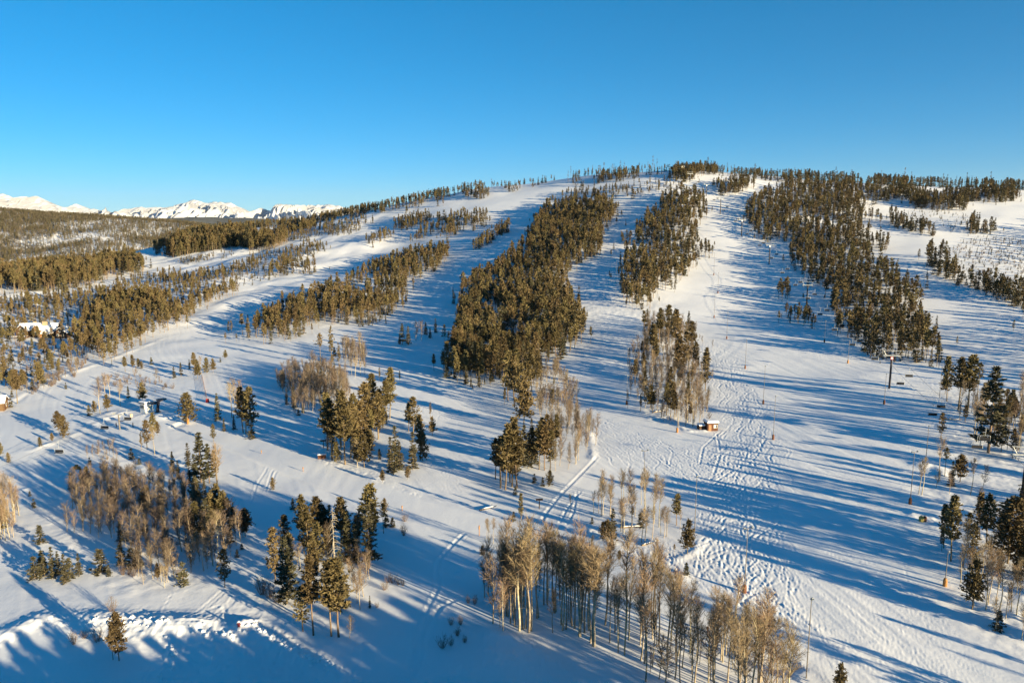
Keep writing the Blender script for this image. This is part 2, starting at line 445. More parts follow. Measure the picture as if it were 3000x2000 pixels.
# ------------------------------------------------------------------ materials
def mat(name, col, rough=0.8, noise_scale=None, var=0.25, bump=0.0, spec=0.2, rand=0.0, metallic=0.0):
    m = bpy.data.materials.new(name)
    m.use_nodes = True
    t = m.node_tree; b = t.nodes["Principled BSDF"]
    b.inputs["Roughness"].default_value = rough
    b.inputs["Specular IOR Level"].default_value = spec
    b.inputs["Metallic"].default_value = metallic
    c = (*col, 1)
    b.inputs["Base Color"].default_value = c
    last = None
    if noise_scale:
        tc = t.nodes.new("ShaderNodeTexCoord"); nz = t.nodes.new("ShaderNodeTexNoise")
        nz.inputs["Scale"].default_value = noise_scale; nz.inputs["Detail"].default_value = 4
        t.links.new(tc.outputs["Object"], nz.inputs["Vector"])
        mr = t.nodes.new("ShaderNodeMapRange")
        mr.inputs[1].default_value = 0.25; mr.inputs[2].default_value = 0.75
        mr.inputs[3].default_value = 1 - var; mr.inputs[4].default_value = 1 + var
        t.links.new(nz.outputs[0], mr.inputs[0])
        mx = t.nodes.new("ShaderNodeVectorMath"); mx.operation = 'SCALE'
        mx.inputs[0].default_value = col
        t.links.new(mr.outputs[0], mx.inputs["Scale"])
        last = mx.outputs[0]
        if bump:
            bp = t.nodes.new("ShaderNodeBump"); bp.inputs["Strength"].default_value = 1.0; bp.inputs["Distance"].default_value = bump
            t.links.new(nz.outputs[0], bp.inputs["Height"]); t.links.new(bp.outputs[0], b.inputs["Normal"])
    if rand:
        oi = t.nodes.new("ShaderNodeObjectInfo")
        h = t.nodes.new("ShaderNodeHueSaturation")
        r1 = t.nodes.new("ShaderNodeMapRange"); r1.inputs[3].default_value = 1 - rand; r1.inputs[4].default_value = 1 + rand
        t.links.new(oi.outputs["Random"], r1.inputs[0]); t.links.new(r1.outputs[0], h.inputs["Value"])
        ml = t.nodes.new("ShaderNodeMath"); ml.operation = 'MULTIPLY'; ml.inputs[1].default_value = 7.31
        fr = t.nodes.new("ShaderNodeMath"); fr.operation = 'FRACT'
        r2 = t.nodes.new("ShaderNodeMapRange"); r2.inputs[3].default_value = 0.485; r2.inputs[4].default_value = 0.515
        t.links.new(oi.outputs["Random"], ml.inputs[0]); t.links.new(ml.outputs[0], fr.inputs[0]); t.links.new(fr.outputs[0], r2.inputs[0]); t.links.new(r2.outputs[0], h.inputs["Hue"])
        if last is not None:
            t.links.new(last, h.inputs["Color"])
        else:
            h.inputs["Color"].default_value = c
        last = h.outputs[0]
    if last is not None:
        t.links.new(last, b.inputs["Base Color"])
    return m

def snow_material():
    m = bpy.data.materials.new("snow")
    m.use_nodes = True
    t = m.node_tree; b = t.nodes["Principled BSDF"]
    b.inputs["Roughness"].default_value = 0.65
    b.inputs["Specular IOR Level"].default_value = 0.25
    tc = t.nodes.new("ShaderNodeTexCoord")
    n1 = t.nodes.new("ShaderNodeTexNoise"); n1.inputs["Scale"].default_value = 0.05; n1.inputs["Detail"].default_value = 5
    n2 = t.nodes.new("ShaderNodeTexNoise"); n2.inputs["Scale"].default_value = 1.7; n2.inputs["Detail"].default_value = 6; n2.inputs["Roughness"].default_value = 0.6
    t.links.new(tc.outputs["Object"], n1.inputs["Vector"]); t.links.new(tc.outputs["Object"], n2.inputs["Vector"])
    cr = t.nodes.new("ShaderNodeValToRGB")
    cr.color_ramp.elements[0].position = 0.3; cr.color_ramp.elements[0].color = (0.80, 0.80, 0.82, 1)
    cr.color_ramp.elements[1].position = 0.7; cr.color_ramp.elements[1].color = (0.88, 0.875, 0.87, 1)
    t.links.new(n1.outputs[0], cr.inputs[0]); t.links.new(cr.outputs[0], b.inputs["Base Color"])
    bp = t.nodes.new("ShaderNodeBump"); bp.inputs["Strength"].default_value = 1.0; bp.inputs["Distance"].default_value = 0.035
    t.links.new(n2.outputs[0], bp.inputs["Height"]); t.links.new(bp.outputs[0], b.inputs["Normal"])
    return m
M_SNOW = snow_material()

# ------------------------------------------------------------------ the ground: one polar sheet, fine near the drone, coarse to the horizon
az = np.concatenate([np.linspace(-75, -42, 60)[:-1], np.linspace(-42, 42, 1300), np.linspace(42, 75, 60)[1:]])
rr = [30.0]
while rr[-1] < 66:
    rr.append(rr[-1] + 2.0)
while rr[-1] < 1250:
    rr.append(rr[-1] * (1.0028 if 100 < rr[-1] < 300 else 1.0037) if rr[-1] < 420 else rr[-1] + 2.2)
rr = np.array(rr)
A, RR = np.meshgrid(np.radians(az), rr)
X = RR * np.sin(A); Y = RR * np.cos(A)
Z = full_z(X, Y)
# past the crest: down into the valley, then level to the horizon
r2 = np.array([1320, 1420, 1600, 1900, 2400, 3200, 5000, 9000, 18000, 36000.0])
A2, RR2 = np.meshgrid(np.radians(az), r2)
zl = np.interp(r2, [1250, 1600, 2400, 40000], [0, 0.8, 1, 1])[:, None]
Z2 = Z[-1][None, :] * (1 - zl) + (-130.0) * zl
X = np.vstack([X, RR2 * np.sin(A2)]); Y = np.vstack([Y, RR2 * np.cos(A2)]); Z = np.vstack([Z, Z2])
gm = new_mesh("snow_ground", np.stack([X, Y, Z], -1).reshape(-1, 3), grid_faces(*X.shape)[:, ::-1], [M_SNOW])
ground = bpy.data.objects.new("snow_ground", gm)
COL.objects.link(ground)
ground["kind"] = "structure"
ground["label"] = "snow covered ski hill with groomed runs, tracks and plowed banks"
del A, RR, X, Y, Z
# ------------------------------------------------------------------ tree materials
M_NEEDLE = mat("needles", (0.12, 0.09, 0.039), 0.7, 0.9, 0.35, rand=0.32)
M_NEEDLE2 = mat("spruce_needles", (0.072, 0.065, 0.035), 0.7, 0.9, 0.35, rand=0.3)
M_TWIG = mat("aspen_twigs", (0.262, 0.19, 0.112), 0.8, None, rand=0.25)
M_BRUSH = mat("brush_twigs", (0.158, 0.117, 0.083), 0.8, None, rand=0.25)
M_BARK = mat("pine_bark", (0.20, 0.145, 0.09), 0.85, 2.2, 0.4, rand=0.2)
M_ASPEN = mat("aspen_bark", (0.37, 0.31, 0.215), 0.8, 1.6, 0.5, rand=0.2)
M_DEAD = mat("bleached_wood", (0.36, 0.31, 0.24), 0.8, 2.0, 0.25)
M_BSNOW = mat("bough_snow", (0.82, 0.82, 0.84), 0.6)

class MB:
    """Collects quads (triangles repeat their last corner) for one mesh."""
    def __init__(s):
        s.v = []; s.f = []; s.m = []; s.n = 0
    def add(s, V, Fc, mi=0):
        V = np.asarray(V, float).reshape(-1, 3); Fc = np.asarray(Fc, int)
        s.v.append(V); s.f.append(Fc + s.n); s.m.append(np.full(len(Fc), mi)); s.n += len(V)
    def tube(s, pts, rad, k=5, mi=0, cap=False):
        pts = np.asarray(pts, float); rad = np.asarray(rad, float)
        n = len(pts)
        d = np.gradient(pts, axis=0); d /= np.linalg.norm(d, axis=1, keepdims=True) + 1e-9
        up = np.where(np.abs(d[:, 2:3]) > 0.9, np.array([[1.0, 0, 0]]), np.array([[0, 0, 1.0]]))
        a = np.cross(up, d); a /= np.linalg.norm(a, axis=1, keepdims=True) + 1e-9
        b = np.cross(d, a)
        th = np.arange(k) / k * 2 * math.pi
        V = pts[:, None, :] + rad[:, None, None] * (np.cos(th)[None, :, None] * a[:, None, :] + np.sin(th)[None, :, None] * b[:, None, :])
        i = np.arange(n - 1)[:, None] * k; j = np.arange(k)[None, :]; j2 = (j + 1) % k
        Fc = np.stack([i + j, i + j2, i + k + j2, i + k + j], -1).reshape(-1, 4)
        s.add(V, Fc, mi)
        if cap:
            c = len(V.reshape(-1, 3)) - k
            if k == 4:
                s.f.append(np.array([[s.n - 4, s.n - 3, s.n - 2, s.n - 1]])); s.m.append(np.array([mi]))
            else:
                s.f.append(np.array([[s.n - k, s.n - k + q, s.n - k + q + 1, s.n - k + q + 1] for q in range(1, k - 1)])); s.m.append(np.full(k - 2, mi))
    def leaves(s, C, Ax, Bx, mi=0):
        """Rhombic sprays: centre, long half axis, short half axis arrays."""
        n = len(C)
        if n == 0:
            return
        V = np.stack([C - Ax, C - 0.15 * Ax + Bx, C + Ax, C - 0.15 * Ax - Bx], 1).reshape(-1, 3)
        Fc = np.arange(n * 4).reshape(-1, 4)
        s.add(V, Fc, mi)
    def strips(s, A, B, W, wa, wb, mi=0):
        """Thin flat twigs from A to B, width wa at the base and wb at the tip, along direction W."""
        V = np.stack([A - W * wa[:, None], A + W * wa[:, None], B + W * wb[:, None], B - W * wb[:, None]], 1).reshape(-1, 3)
        s.add(V, np.arange(len(A) * 4).reshape(-1, 4), mi)
    def box(s, c, d, rz=0.0, mi=0, taper=1.0):
        x, y, z = np.array(d) / 2.0
        V = np.array([[-x, -y, -z], [x, -y, -z], [x, y, -z], [-x, y, -z], [-x * taper, -y * taper, z], [x * taper, -y * taper, z], [x * taper, y * taper, z], [-x * taper, y * taper, z]])
        c_, s_ = math.cos(rz), math.sin(rz)
        V = np.stack([V[:, 0] * c_ - V[:, 1] * s_, V[:, 0] * s_ + V[:, 1] * c_, V[:, 2]], 1) + np.array(c)
        s.add(V, [[3, 2, 1, 0], [4, 5, 6, 7], [0, 1, 5, 4], [1, 2, 6, 5], [2, 3, 7, 6], [3, 0, 4, 7]], mi)
    def mesh(s, name, mats, smooth=False):
        V = np.concatenate(s.v); Fc = np.concatenate(s.f); mi = np.concatenate(s.m)
        tri = Fc[:, 2] == Fc[:, 3]
        if not tri.any():
            return new_mesh(name, V, Fc, mats, smooth, mi)
        me = bpy.data.meshes.new(name)
        me.from_pydata(V.tolist(), [], [f[:3].tolist() if t else f.tolist() for f, t in zip(Fc, tri)])
        for m in mats:
            me.materials.append(m)
        me.polygons.foreach_set("material_index", mi.astype(np.int32)); me.update()
        return me

def unit(v):
    return v / (np.linalg.norm(v, axis=-1, keepdims=True) + 1e-9)

def tufts(g, C, outd, size, flat=0.0, k=3):
    """k crossing needle sprays round each centre, leaning outward and upward."""
    n = len(C)
    C = np.repeat(C, k, 0); O = np.repeat(outd, k, 0)
    a = unit(O * 0.9 + np.array([0, 0, 0.45]) * (1 - flat) + g.normal(0, 0.75, (n * k, 3)) * np.array([1, 1, 1 - 0.55 * flat]))
    r = g.normal(0, 1, (n * k, 3))
    if flat:
        r = r * np.array([1, 1, 1 - 0.8 * flat])
    b = unit(np.cross(a, np.cross(r, a)))
    sz = size * g.uniform(0.65, 1.3, (n * k, 1))
    return C + a * sz * 0.35, a * sz, b * sz * 0.34

def pine(seed, H=12.0, base=0.45, Wd=1.55, nb=58, per=8, size=0.36, k=3, snow=0.0, top=1.0, gap=0.35):
    """Lodgepole: long bare pole, irregular rounded crown of needle tufts on up-curving boughs."""
    g = np.random.default_rng(seed)
    T = MB(); Cn = MB()
    lean = g.normal(0, 0.012, 2)
    zz = np.linspace(-0.3, H * 0.97, 9)
    ctr = np.stack([lean[0] * zz + 0.06 * np.sin(zz * 0.7 + seed), lean[1] * zz + 0.06 * np.cos(zz * 0.6), zz], 1)
    T.tube(ctr, np.interp(zz, [-0.3, H], [0.0125 * H, 0.012]), 6)
    z = H * (base + (1 - base) * np.sort(g.uniform(0, 1, nb) ** 0.9))
    t = (z / H - base) / (1 - base)
    prof = np.clip(np.sin(math.pi * np.clip(0.16 + 0.80 * t, 0, 1)) ** 0.8, 0.12, 1) * (1.12 - 0.58 * t)
    L = Wd * prof * g.uniform(0.5, 1.15, nb) * top
    L *= np.where(g.uniform(0, 1, nb) < gap * (1 - t), 0.45, 1.0)
    th = np.cumsum(g.uniform(1.6, 3.1, nb))
    Cs = []; Os = []
    for i in range(nb):
        d = np.array([math.cos(th[i]), math.sin(th[i]), 0.0])
        rise = 0.10 + 0.55 * t[i]
        c0 = np.array([np.interp(z[i], zz, ctr[:, 0]), np.interp(z[i], zz, ctr[:, 1]), z[i]])
        u = np.linspace(0, 1, 4)
        pts = c0 + d * L[i] * u[:, None] + np.array([0, 0, 1.0]) * L[i] * (rise * u ** 1.6 - 0.12 * np.sin(u * math.pi))[:, None]
        Cn.tube(pts, np.array([0.035, 0.028, 0.018, 0.008]), 3, 1)
        m = max(2, int(per * (0.45 + 0.55 * L[i] / Wd)))
        q = g.uniform(0.32, 1.05, m)
        p = np.stack([np.interp(q, u, pts[:, j]) for j in range(3)], 1) + g.normal(0, 0.10 + 0.10 * L[i], (m, 3))
        Cs.append(p); Os.append(np.repeat(d[None], m, 0))
    Cs.append(ctr[-1] + np.stack([g.normal(0, 0.10, 7), g.normal(0, 0.10, 7), g.uniform(-0.5, 0.3, 7)], 1)); Os.append(np.repeat([[0, 0, 1.0]], 7, 0))
    C, A_, B_ = tufts(g, np.concatenate(Cs), np.concatenate(Os), size, 0, k)
    Cn.leaves(C, A_, B_, 0)
    if snow:
        q = g.uniform(0, 1, len(C)) < snow
        Cn.leaves(C[q] + [0, 0, size * 0.22], A_[q] * 0.7 * np.array([1, 1, 0.2]), unit(np.cross(A_[q], [0, 0, 1.0])) * size * 0.3, 2)
    if base > 0.3:                                     # dead stubs on the bare pole
        for q in range(9):
            zq = g.uniform(0.15, base) * H; tq = g.uniform(0, 6.28); lq = g.uniform(0.3, 1.0)
            T.tube([[0, 0, zq], [lq * math.cos(tq), lq * math.sin(tq), zq + 0.1 * lq]], [0.02, 0.006], 3)
    return T, Cn

def spruce(seed, H=11.0, Wd=1.9, base=0.05, nb=80, per=8, size=0.34, k=3, snow=0.0, power=0.85):
    g = np.random.default_rng(seed)
    T = MB(); Cn = MB()
    zz = np.linspace(-0.3, H, 7)
    T.tube(np.stack([zz * 0, zz * 0, zz], 1), np.interp(zz, [-0.3, H], [0.014 * H, 0.01]), 6)
    z = H * (base + (1 - base) * np.sort(g.uniform(0, 1, nb)) ** 1.15)
    t = (z / H - base) / (1 - base)
    L = Wd * ((1 - t) ** power + 0.05) * g.uniform(0.62, 1.12, nb)
    th = np.cumsum(np.full(nb, 2.39996) + g.normal(0, 0.4, nb))
    Cs = []; Os = []
    for i in range(nb):
        d = np.array([math.cos(th[i]), math.sin(th[i]), 0.0])
        u = np.linspace(0, 1, 4)
        dr = -0.38 * (1 - t[i]) + 0.35 * t[i]
        pts = np.array([0, 0, z[i]]) + d * L[i] * u[:, None] + np.array([0, 0, 1.0]) * L[i] * (dr * u + 0.16 * u ** 3)[:, None]
        Cn.tube(pts, np.array([0.03, 0.022, 0.014, 0.006]), 3, 1)
        m = max(3, int(per * (0.3 + 0.9 * L[i] / Wd)))
        q = g.uniform(0.18, 1.03, m)
        side = np.array([-d[1], d[0], 0.0])
        p = np.stack([np.interp(q, u, pts[:, j]) for j in range(3)], 1)
        p += side * (g.uniform(-1, 1, m) * (0.10 + 0.26 * L[i]) * (1.15 - q))[:, None] + g.normal(0, 0.05, (m, 3))
        Cs.append(p); Os.append(np.repeat(d[None], m, 0))
    Cs.append(np.stack([g.normal(0, 0.05, 6), g.normal(0, 0.05, 6), g.uniform(H - 0.6, H, 6)], 1)); Os.append(np.repeat([[0, 0, 1.0]], 6, 0))
    C, A_, B_ = tufts(g, np.concatenate(Cs), np.concatenate(Os), size, 0.55, k)
    Cn.leaves(C, A_, B_, 0)
    if snow:
        q = g.uniform(0, 1, len(C)) < snow
        Cn.leaves(C[q] + [0, 0, size * 0.2], A_[q] * 0.75 * np.array([1, 1, 0.3]), unit(np.cross(A_[q], [0, 0, 1.0])) * size * 0.34, 2)
    return T, Cn

def aspen(seed, H=13.0, base=0.42, Wd=1.5, nb=34, tw=15, w=0.022, rise=(0.6, 1.5)):
    """Leafless aspen: pale pole, ascending limbs, a haze of fine twigs."""
    g = np.random.default_rng(seed)
    T = MB(); Cn = MB()
    zz = np.linspace(-0.3, H * 0.96, 9)
    ph = g.uniform(0, 6.28, 2); am = g.uniform(0.05, 0.22, 2); ln = g.normal(0, 0.022, 2)
    ctr = np.stack([ln[0] * zz + am[0] * np.sin(zz * 0.5 + ph[0]), ln[1] * zz + am[1] * np.sin(zz * 0.45 + ph[1]), zz], 1)
    ctr[:, :2] -= ctr[1, :2]
    T.tube(ctr, np.interp(zz, [-0.3, 0.6 * H, H], [0.0108 * H, 0.0066 * H, 0.012]), 6)
    A = []; B = []; Wv = []; Wa = []; Wb = []
    for i in range(nb):
        q = base + (1 - base) * (i + g.uniform(0, 1)) / nb
        z = q * H * 0.96
        c0 = np.array([np.interp(z, zz, ctr[:, 0]), np.interp(z, zz, ctr[:, 1]), z])
        t = (q - base) / (1 - base)
        L = Wd * (0.35 + 0.8 * math.sin(math.pi * min(1, 0.12 + 0.78 * t)) ** 0.8) * g.uniform(0.5, 1.25) * (1.1 - 0.35 * t)
        th = g.uniform(0, 6.28)
        d = np.array([math.cos(th), math.sin(th), g.uniform(*rise)]); d /= np.linalg.norm(d)
        u = np.linspace(0, 1, 4)
        pts = c0 + d * L * u[:, None] + np.array([0, 0, 0.35 * L]) * (u ** 2)[:, None]
        (T if i % 5 == 0 else Cn).tube(pts, np.array([0.03, 0.024, 0.016, 0.006]) * (1.5 if i % 5 == 0 else 1), 3, 0)
        s = g.uniform(0.2, 1.0, tw)
        a = np.stack([np.interp(s, u, pts[:, j]) for j in range(3)], 1)
        dd = unit(d * 0.7 + np.array([0, 0, 0.55]) + g.normal(0, 0.62, (tw, 3)))
        ll = g.uniform(0.35, 1.05, (tw, 1)) * (0.6 + 0.4 * L)
        A.append(a); B.append(a + dd * ll)
        Wv.append(unit(np.cross(dd, g.normal(0, 1, (tw, 3))))); Wa.append(np.full(tw, w)); Wb.append(np.full(tw, w * 0.35))
        m = tw // 2                                     # second-order twigs
        a2 = a[:m] + dd[:m] * ll[:m] * g.uniform(0.3, 0.8, (m, 1)); d2 = unit(dd[:m] + g.normal(0, 0.6, (m, 3)))
        A.append(a2); B.append(a2 + d2 * ll[:m] * 0.6); Wv.append(unit(np.cross(d2, g.normal(0, 1, (m, 3))))); Wa.append(np.full(m, w * 0.8)); Wb.append(np.full(m, w * 0.3))
    Cn.strips(np.concatenate(A), np.concatenate(B), np.concatenate(Wv), np.concatenate(Wa), np.concatenate(Wb), 0)
    for q in range(5):
        zq = g.uniform(0.15, base) * H; tq = g.uniform(0, 6.28); lq = g.uniform(0.4, 1.1)
        c0 = np.array([np.interp(zq, zz, ctr[:, 0]), np.interp(zq, zz, ctr[:, 1]), zq])
        T.tube([c0, c0 + [lq * math.cos(tq), lq * math.sin(tq), 0.3 * lq]], [0.022, 0.006], 3)
    return T, Cn

def brush(seed, H=2.6, Wd=1.1, n=26, tw=7, w=0.014):
    """Leafless bush: a spray of stems from one root."""
    g = np.random.default_rng(seed)
    T = MB(); Cn = MB()
    A = []; B = []; Wv = []; Wa = []; Wb = []
    for i in range(n):
        th = g.uniform(0, 6.28); r = Wd * math.sqrt(g.uniform(0, 1)); h = H * g.uniform(0.55, 1.0) * (1 - 0.25 * (r / Wd) ** 2)
        u = np.linspace(0, 1, 4)
        pts = np.stack([r * math.cos(th) * (0.15 + 0.85 * u ** 0.8), r * math.sin(th) * (0.15 + 0.85 * u ** 0.8), -0.1 + (h + 0.1) * u], 1)
        T.tube(pts, np.array([0.02, 0.016, 0.011, 0.004]), 3)
        s = g.uniform(0.3, 1, tw)
        a = np.stack([np.interp(s, u, pts[:, j]) for j in range(3)], 1)
        dd = unit(np.array([0, 0, 0.8]) + g.normal(0, 0.5, (tw, 3)))
        A.append(a); B.append(a + dd * g.uniform(0.25, 0.8, (tw, 1)) * H / 2.6)
        Wv.append(unit(np.cross(dd, g.normal(0, 1, (tw, 3))))); Wa.append(np.full(tw, w)); Wb.append(np.full(tw, w * 0.4))
    Cn.strips(np.concatenate(A), np.concatenate(B), np.concatenate(Wv), np.concatenate(Wa), np.concatenate(Wb), 0)
    return T, Cn

def dead_tree_mb(seed=3, H=13.5):
    g = np.random.default_rng(seed)
    T = MB(); Cn = MB()
    zz = np.linspace(-0.3, H, 8)
    T.tube(np.stack([zz * 0.004, zz * 0, zz], 1), np.interp(zz, [-0.3, H], [0.15, 0.02]), 7)
    for i in range(74):
        z = H * (0.16 + 0.82 * (i + g.uniform()) / 74); th = g.uniform(0, 6.28)
        L = 1.9 * (1 - z / H) ** 0.55 * g.uniform(0.55, 1.1) + 0.25
        u = np.linspace(0, 1, 5)
        d = np.array([math.cos(th), math.sin(th), 0])
        pts = np.array([0, 0, z]) + d * L * u[:, None] + np.array([0, 0, 1.0]) * (L * (0.16 * u - 0.62 * u ** 2.2))[:, None]
        Cn.tube(pts, np.array([0.05, 0.042, 0.034, 0.026, 0.012]), 3, 0)
    return T, Cn

# name: (builder, reference height, trunk material, crown materials)
VAR = {}
def variant(kind, key, mbs, H, mt, mc):
    T, Cn = mbs
    tm = T.mesh(key + "_trunk", [mt], True)
    cm = Cn.mesh(key + "_crown", mc)
    J = MB()
    J.v = T.v + [v for v in Cn.v]; J.n = T.n + Cn.n
    J.f = T.f + [f + T.n for f in Cn.f]
    J.m = [m * 0 for m in T.m] + [m + 1 for m in Cn.m]
    jm = J.mesh(key + "_whole", [mt] + mc)
    VAR.setdefault(kind, []).append((tm, cm, jm, H))
PM = [M_NEEDLE, M_BARK, M_BSNOW]
SM = [M_NEEDLE2, M_BARK, M_BSNOW]
for i in range(4):
    variant('pine', 'pine%d' % i, pine(10 + i, 12, [0.30, 0.44, 0.22, 0.36][i], [1.75, 1.6, 2.0, 1.55][i], nb=78, per=9, snow=0.014), 12, M_BARK, PM)
for i in range(3):                                      # fuller pine, boughs lower down
    variant('fullpine', 'fullpine%d' % i, pine(30 + i, 9, [0.14, 0.2, 0.1][i], [2.0, 1.85, 2.3][i], nb=100, per=9, size=0.36, snow=0.02, gap=0.2), 9, M_BARK, PM)
for i in range(2):                                      # lean, broken-crowned pine
    variant('thinpine', 'thinpine%d' % i, pine(40 + i, 12, [0.3, 0.6][i], [1.0, 1.3][i], nb=34, per=7, size=0.36, gap=0.6, snow=0.02), 12, M_BARK, PM)
for i in range(4):
    variant('spruce', 'spruce%d' % i, spruce(50 + i, 11, [1.75, 2.0, 1.5, 1.85][i], [0.06, 0.1, 0.05, 0.16][i], nb=[90, 96, 80, 84][i], per=9, snow=[0.02, 0.035, 0.02, 0.03][i]), 11, M_BARK, SM)
for i in range(3):
    variant('young', 'young%d' % i, spruce(60 + i, 4, [1.25, 1.05, 1.35][i], 0.03, nb=46, per=8, size=0.27, snow=[0.05, 0.03, 0.10][i], power=0.8), 4, M_BARK, SM)
for i in range(6):
    variant('aspen', 'aspen%d' % i, aspen(70 + i, 13, [0.5, 0.56, 0.42, 0.58, 0.46, 0.52][i], [1.75, 1.5, 1.95, 1.35, 1.85, 1.6][i], nb=42, tw=15, w=0.0175), 13, M_ASPEN, [M_TWIG])
for i in range(4):
    variant('sapling', 'sapling%d' % i, aspen(80 + i, 7, [0.25, 0.3, 0.2, 0.28][i], [1.15, 1.0, 1.35, 1.1][i], nb=30, tw=13, w=0.0165), 7, mat("sapling_bark%d" % i, (0.33, 0.26, 0.17), 0.8), [M_BRUSH])
for i in range(3):
    variant('bush', 'bush%d' % i, brush(90 + i, 2.6, [1.1, 0.8, 1.4][i]), 2.6, mat("bush_bark%d" % i, (0.16, 0.11, 0.08), 0.8), [M_BRUSH])
variant('dead', 'dead0', dead_tree_mb(), 13.5, M_DEAD, [M_DEAD])
for i in range(2):
    variant('snag', 'snag%d' % i, pine(95 + i, 12, [0.72, 0.35][i], [0.75, 0.5][i], nb=14, per=4, size=0.34, gap=0.5), 12, M_BARK, PM)
# light versions of the same trees for the distance
for i in range(4):
    variant('farpine', 'farpine%d' % i, pine(110 + i, 12, [0.40, 0.5, 0.3, 0.45][i], [1.6, 1.4, 1.75, 1.5][i], nb=40, per=5, size=0.58, k=2, gap=0.25), 12, M_BARK, PM)
for i in range(3):
    variant('farspruce', 'farspruce%d' % i, spruce(120 + i, 11, [1.75, 1.5, 2.0][i], 0.06, nb=44, per=5, size=0.58, k=2), 11, M_BARK, SM)
for i in range(2):
    variant('farthin', 'farthin%d' % i, pine(130 + i, 12, [0.25, 0.15][i], [0.8, 0.7][i], nb=16, per=4, size=0.4, k=2, gap=0.5), 12, M_BARK, [mat("grey_needles%d" % i, (0.13, 0.10, 0.06), 0.8, rand=0.2), M_BARK, M_BSNOW])
# ------------------------------------------------------------------ planting
TREES = []          # dict(kind, x, y, h, rot, label, group, manual)
KIND = {'P': 'pine', 'F': 'fullpine', 'T': 'thinpine', 'S': 'spruce', 'Y': 'young', 'A': 'aspen', 'a': 'sapling', 'b': 'bush', 'D': 'dead', 'N': 'snag'}
FAMILY = {'pine': ('pine_tree', 'pine tree'), 'fullpine': ('pine_tree', 'pine tree'), 'thinpine': ('pine_tree', 'pine tree'), 'farpine': ('pine_tree', 'pine tree'),
          'spruce': ('spruce_tree', 'spruce tree'), 'farspruce': ('spruce_tree', 'spruce tree'), 'young': ('young_conifer', 'young conifer'),
          'aspen': ('aspen_tree', 'aspen tree'), 'sapling': ('aspen_sapling', 'aspen sapling'), 'bush': ('bare_shrub', 'shrub'),
          'dead': ('dead_tree', 'dead tree'), 'snag': ('weathered_tree', 'weathered tree'), 'farthin': ('weathered_tree', 'weathered tree')}
WORD = {'pine': 'pine', 'fullpine': 'bushy pine', 'thinpine': 'thin pine', 'spruce': 'spruce', 'young': 'young conifer', 'aspen': 'bare aspen', 'sapling': 'bare aspen sapling',
        'bush': 'leafless bush', 'dead': 'dead tree', 'snag': 'weathered pine', 'farpine': 'pine', 'farspruce': 'spruce', 'farthin': 'scraggy tree'}
ORD = ['first', 'second', 'third', 'fourth', 'fifth', 'sixth', 'seventh', 'eighth', 'ninth', 'tenth', 'eleventh', 'twelfth', 'thirteenth', 'fourteenth', 'fifteenth', 'sixteenth']

def height_for(x, y, z, hp):
    u0, v0 = to_pix(x, y, z)
    v = (1000 - (v0 - hp)) / F
    return y * (v * cp - sp) / (cp + v * sp) + CAMZ - z

def cluster(phrase, ox, oy, rows, sc=3.136):
    """Trees read one by one off an enlargement: kind, x and y of the foot, height in its pixels."""
    got = []
    for row in rows.split(';'):
        row = row.split()
        if not row:
            continue
        k = KIND[row[0]]; zx, zb, zh = map(float, row[1:4])
        px, py = ox + zx / sc, oy + zb / sc
        x, y, z = cast1(px, py)
        got.append(dict(kind=k, x=x, y=y, h=max(0.7, height_for(x, y, z, zh / sc)), px=px, rot=random.uniform(0, 6.28), manual=True, group=None, wide=random.uniform(1.0, 1.25)))
    by = {}
    for t in got:
        by.setdefault(WORD[t['kind']], []).append(t)
    for w, ts in by.items():
        ts.sort(key=lambda t: t['px'])
        big = max(t['h'] for t in ts)
        for i, t in enumerate(ts):
            sz = 'tall ' if t['h'] > 9.5 else ('small ' if t['h'] < 3.5 and w not in ('young conifer', 'leafless bush') else '')
            if len(ts) == 1:
                t['label'] = "%s%s, the only one of its kind %s" % (sz, w, phrase)
            elif i == len(ts) - 1:
                t['label'] = "%s%s, rightmost of the %s trees %s" % (sz, w, w.split()[-1], phrase)
            else:
                t['label'] = "%s%s, %s from the left of its kind %s" % (sz, w, ORD[i] if i < 16 else str(i + 1) + 'th', phrase)
            t['label'] = t['label'].replace('leafless bush, rightmost of the bush trees', 'leafless bush, rightmost bush')
            for a_, b_ in ((' of its kind', ''), (', the only one', ', sole one'), (' trees ', ' '), (' standing', ''), (' just ', ' '), (' long ', ' '), (' tall ', ' '), (' nearest whole ', ' '), ('from the left', 'from left'), ('bare aspen sapling', 'bare sapling'), ('the conifer clump', 'conifer clump'), ('the photo', 'photo'), ('of the aspen', 'aspen')):
                if len(t['label'].split()) > 16:
                    t['label'] = t['label'].replace(a_, b_)
    TREES.extend(got)

def solo(label, px, py, hp, code, wide=1.0):
    x, y, z = cast1(px, py)
    TREES.append(dict(kind=KIND[code], x=x, y=y, h=max(0.7, height_for(x, y, z, hp)), px=px, rot=random.uniform(0, 6.28), manual=True, group=None, wide=wide, label=label))

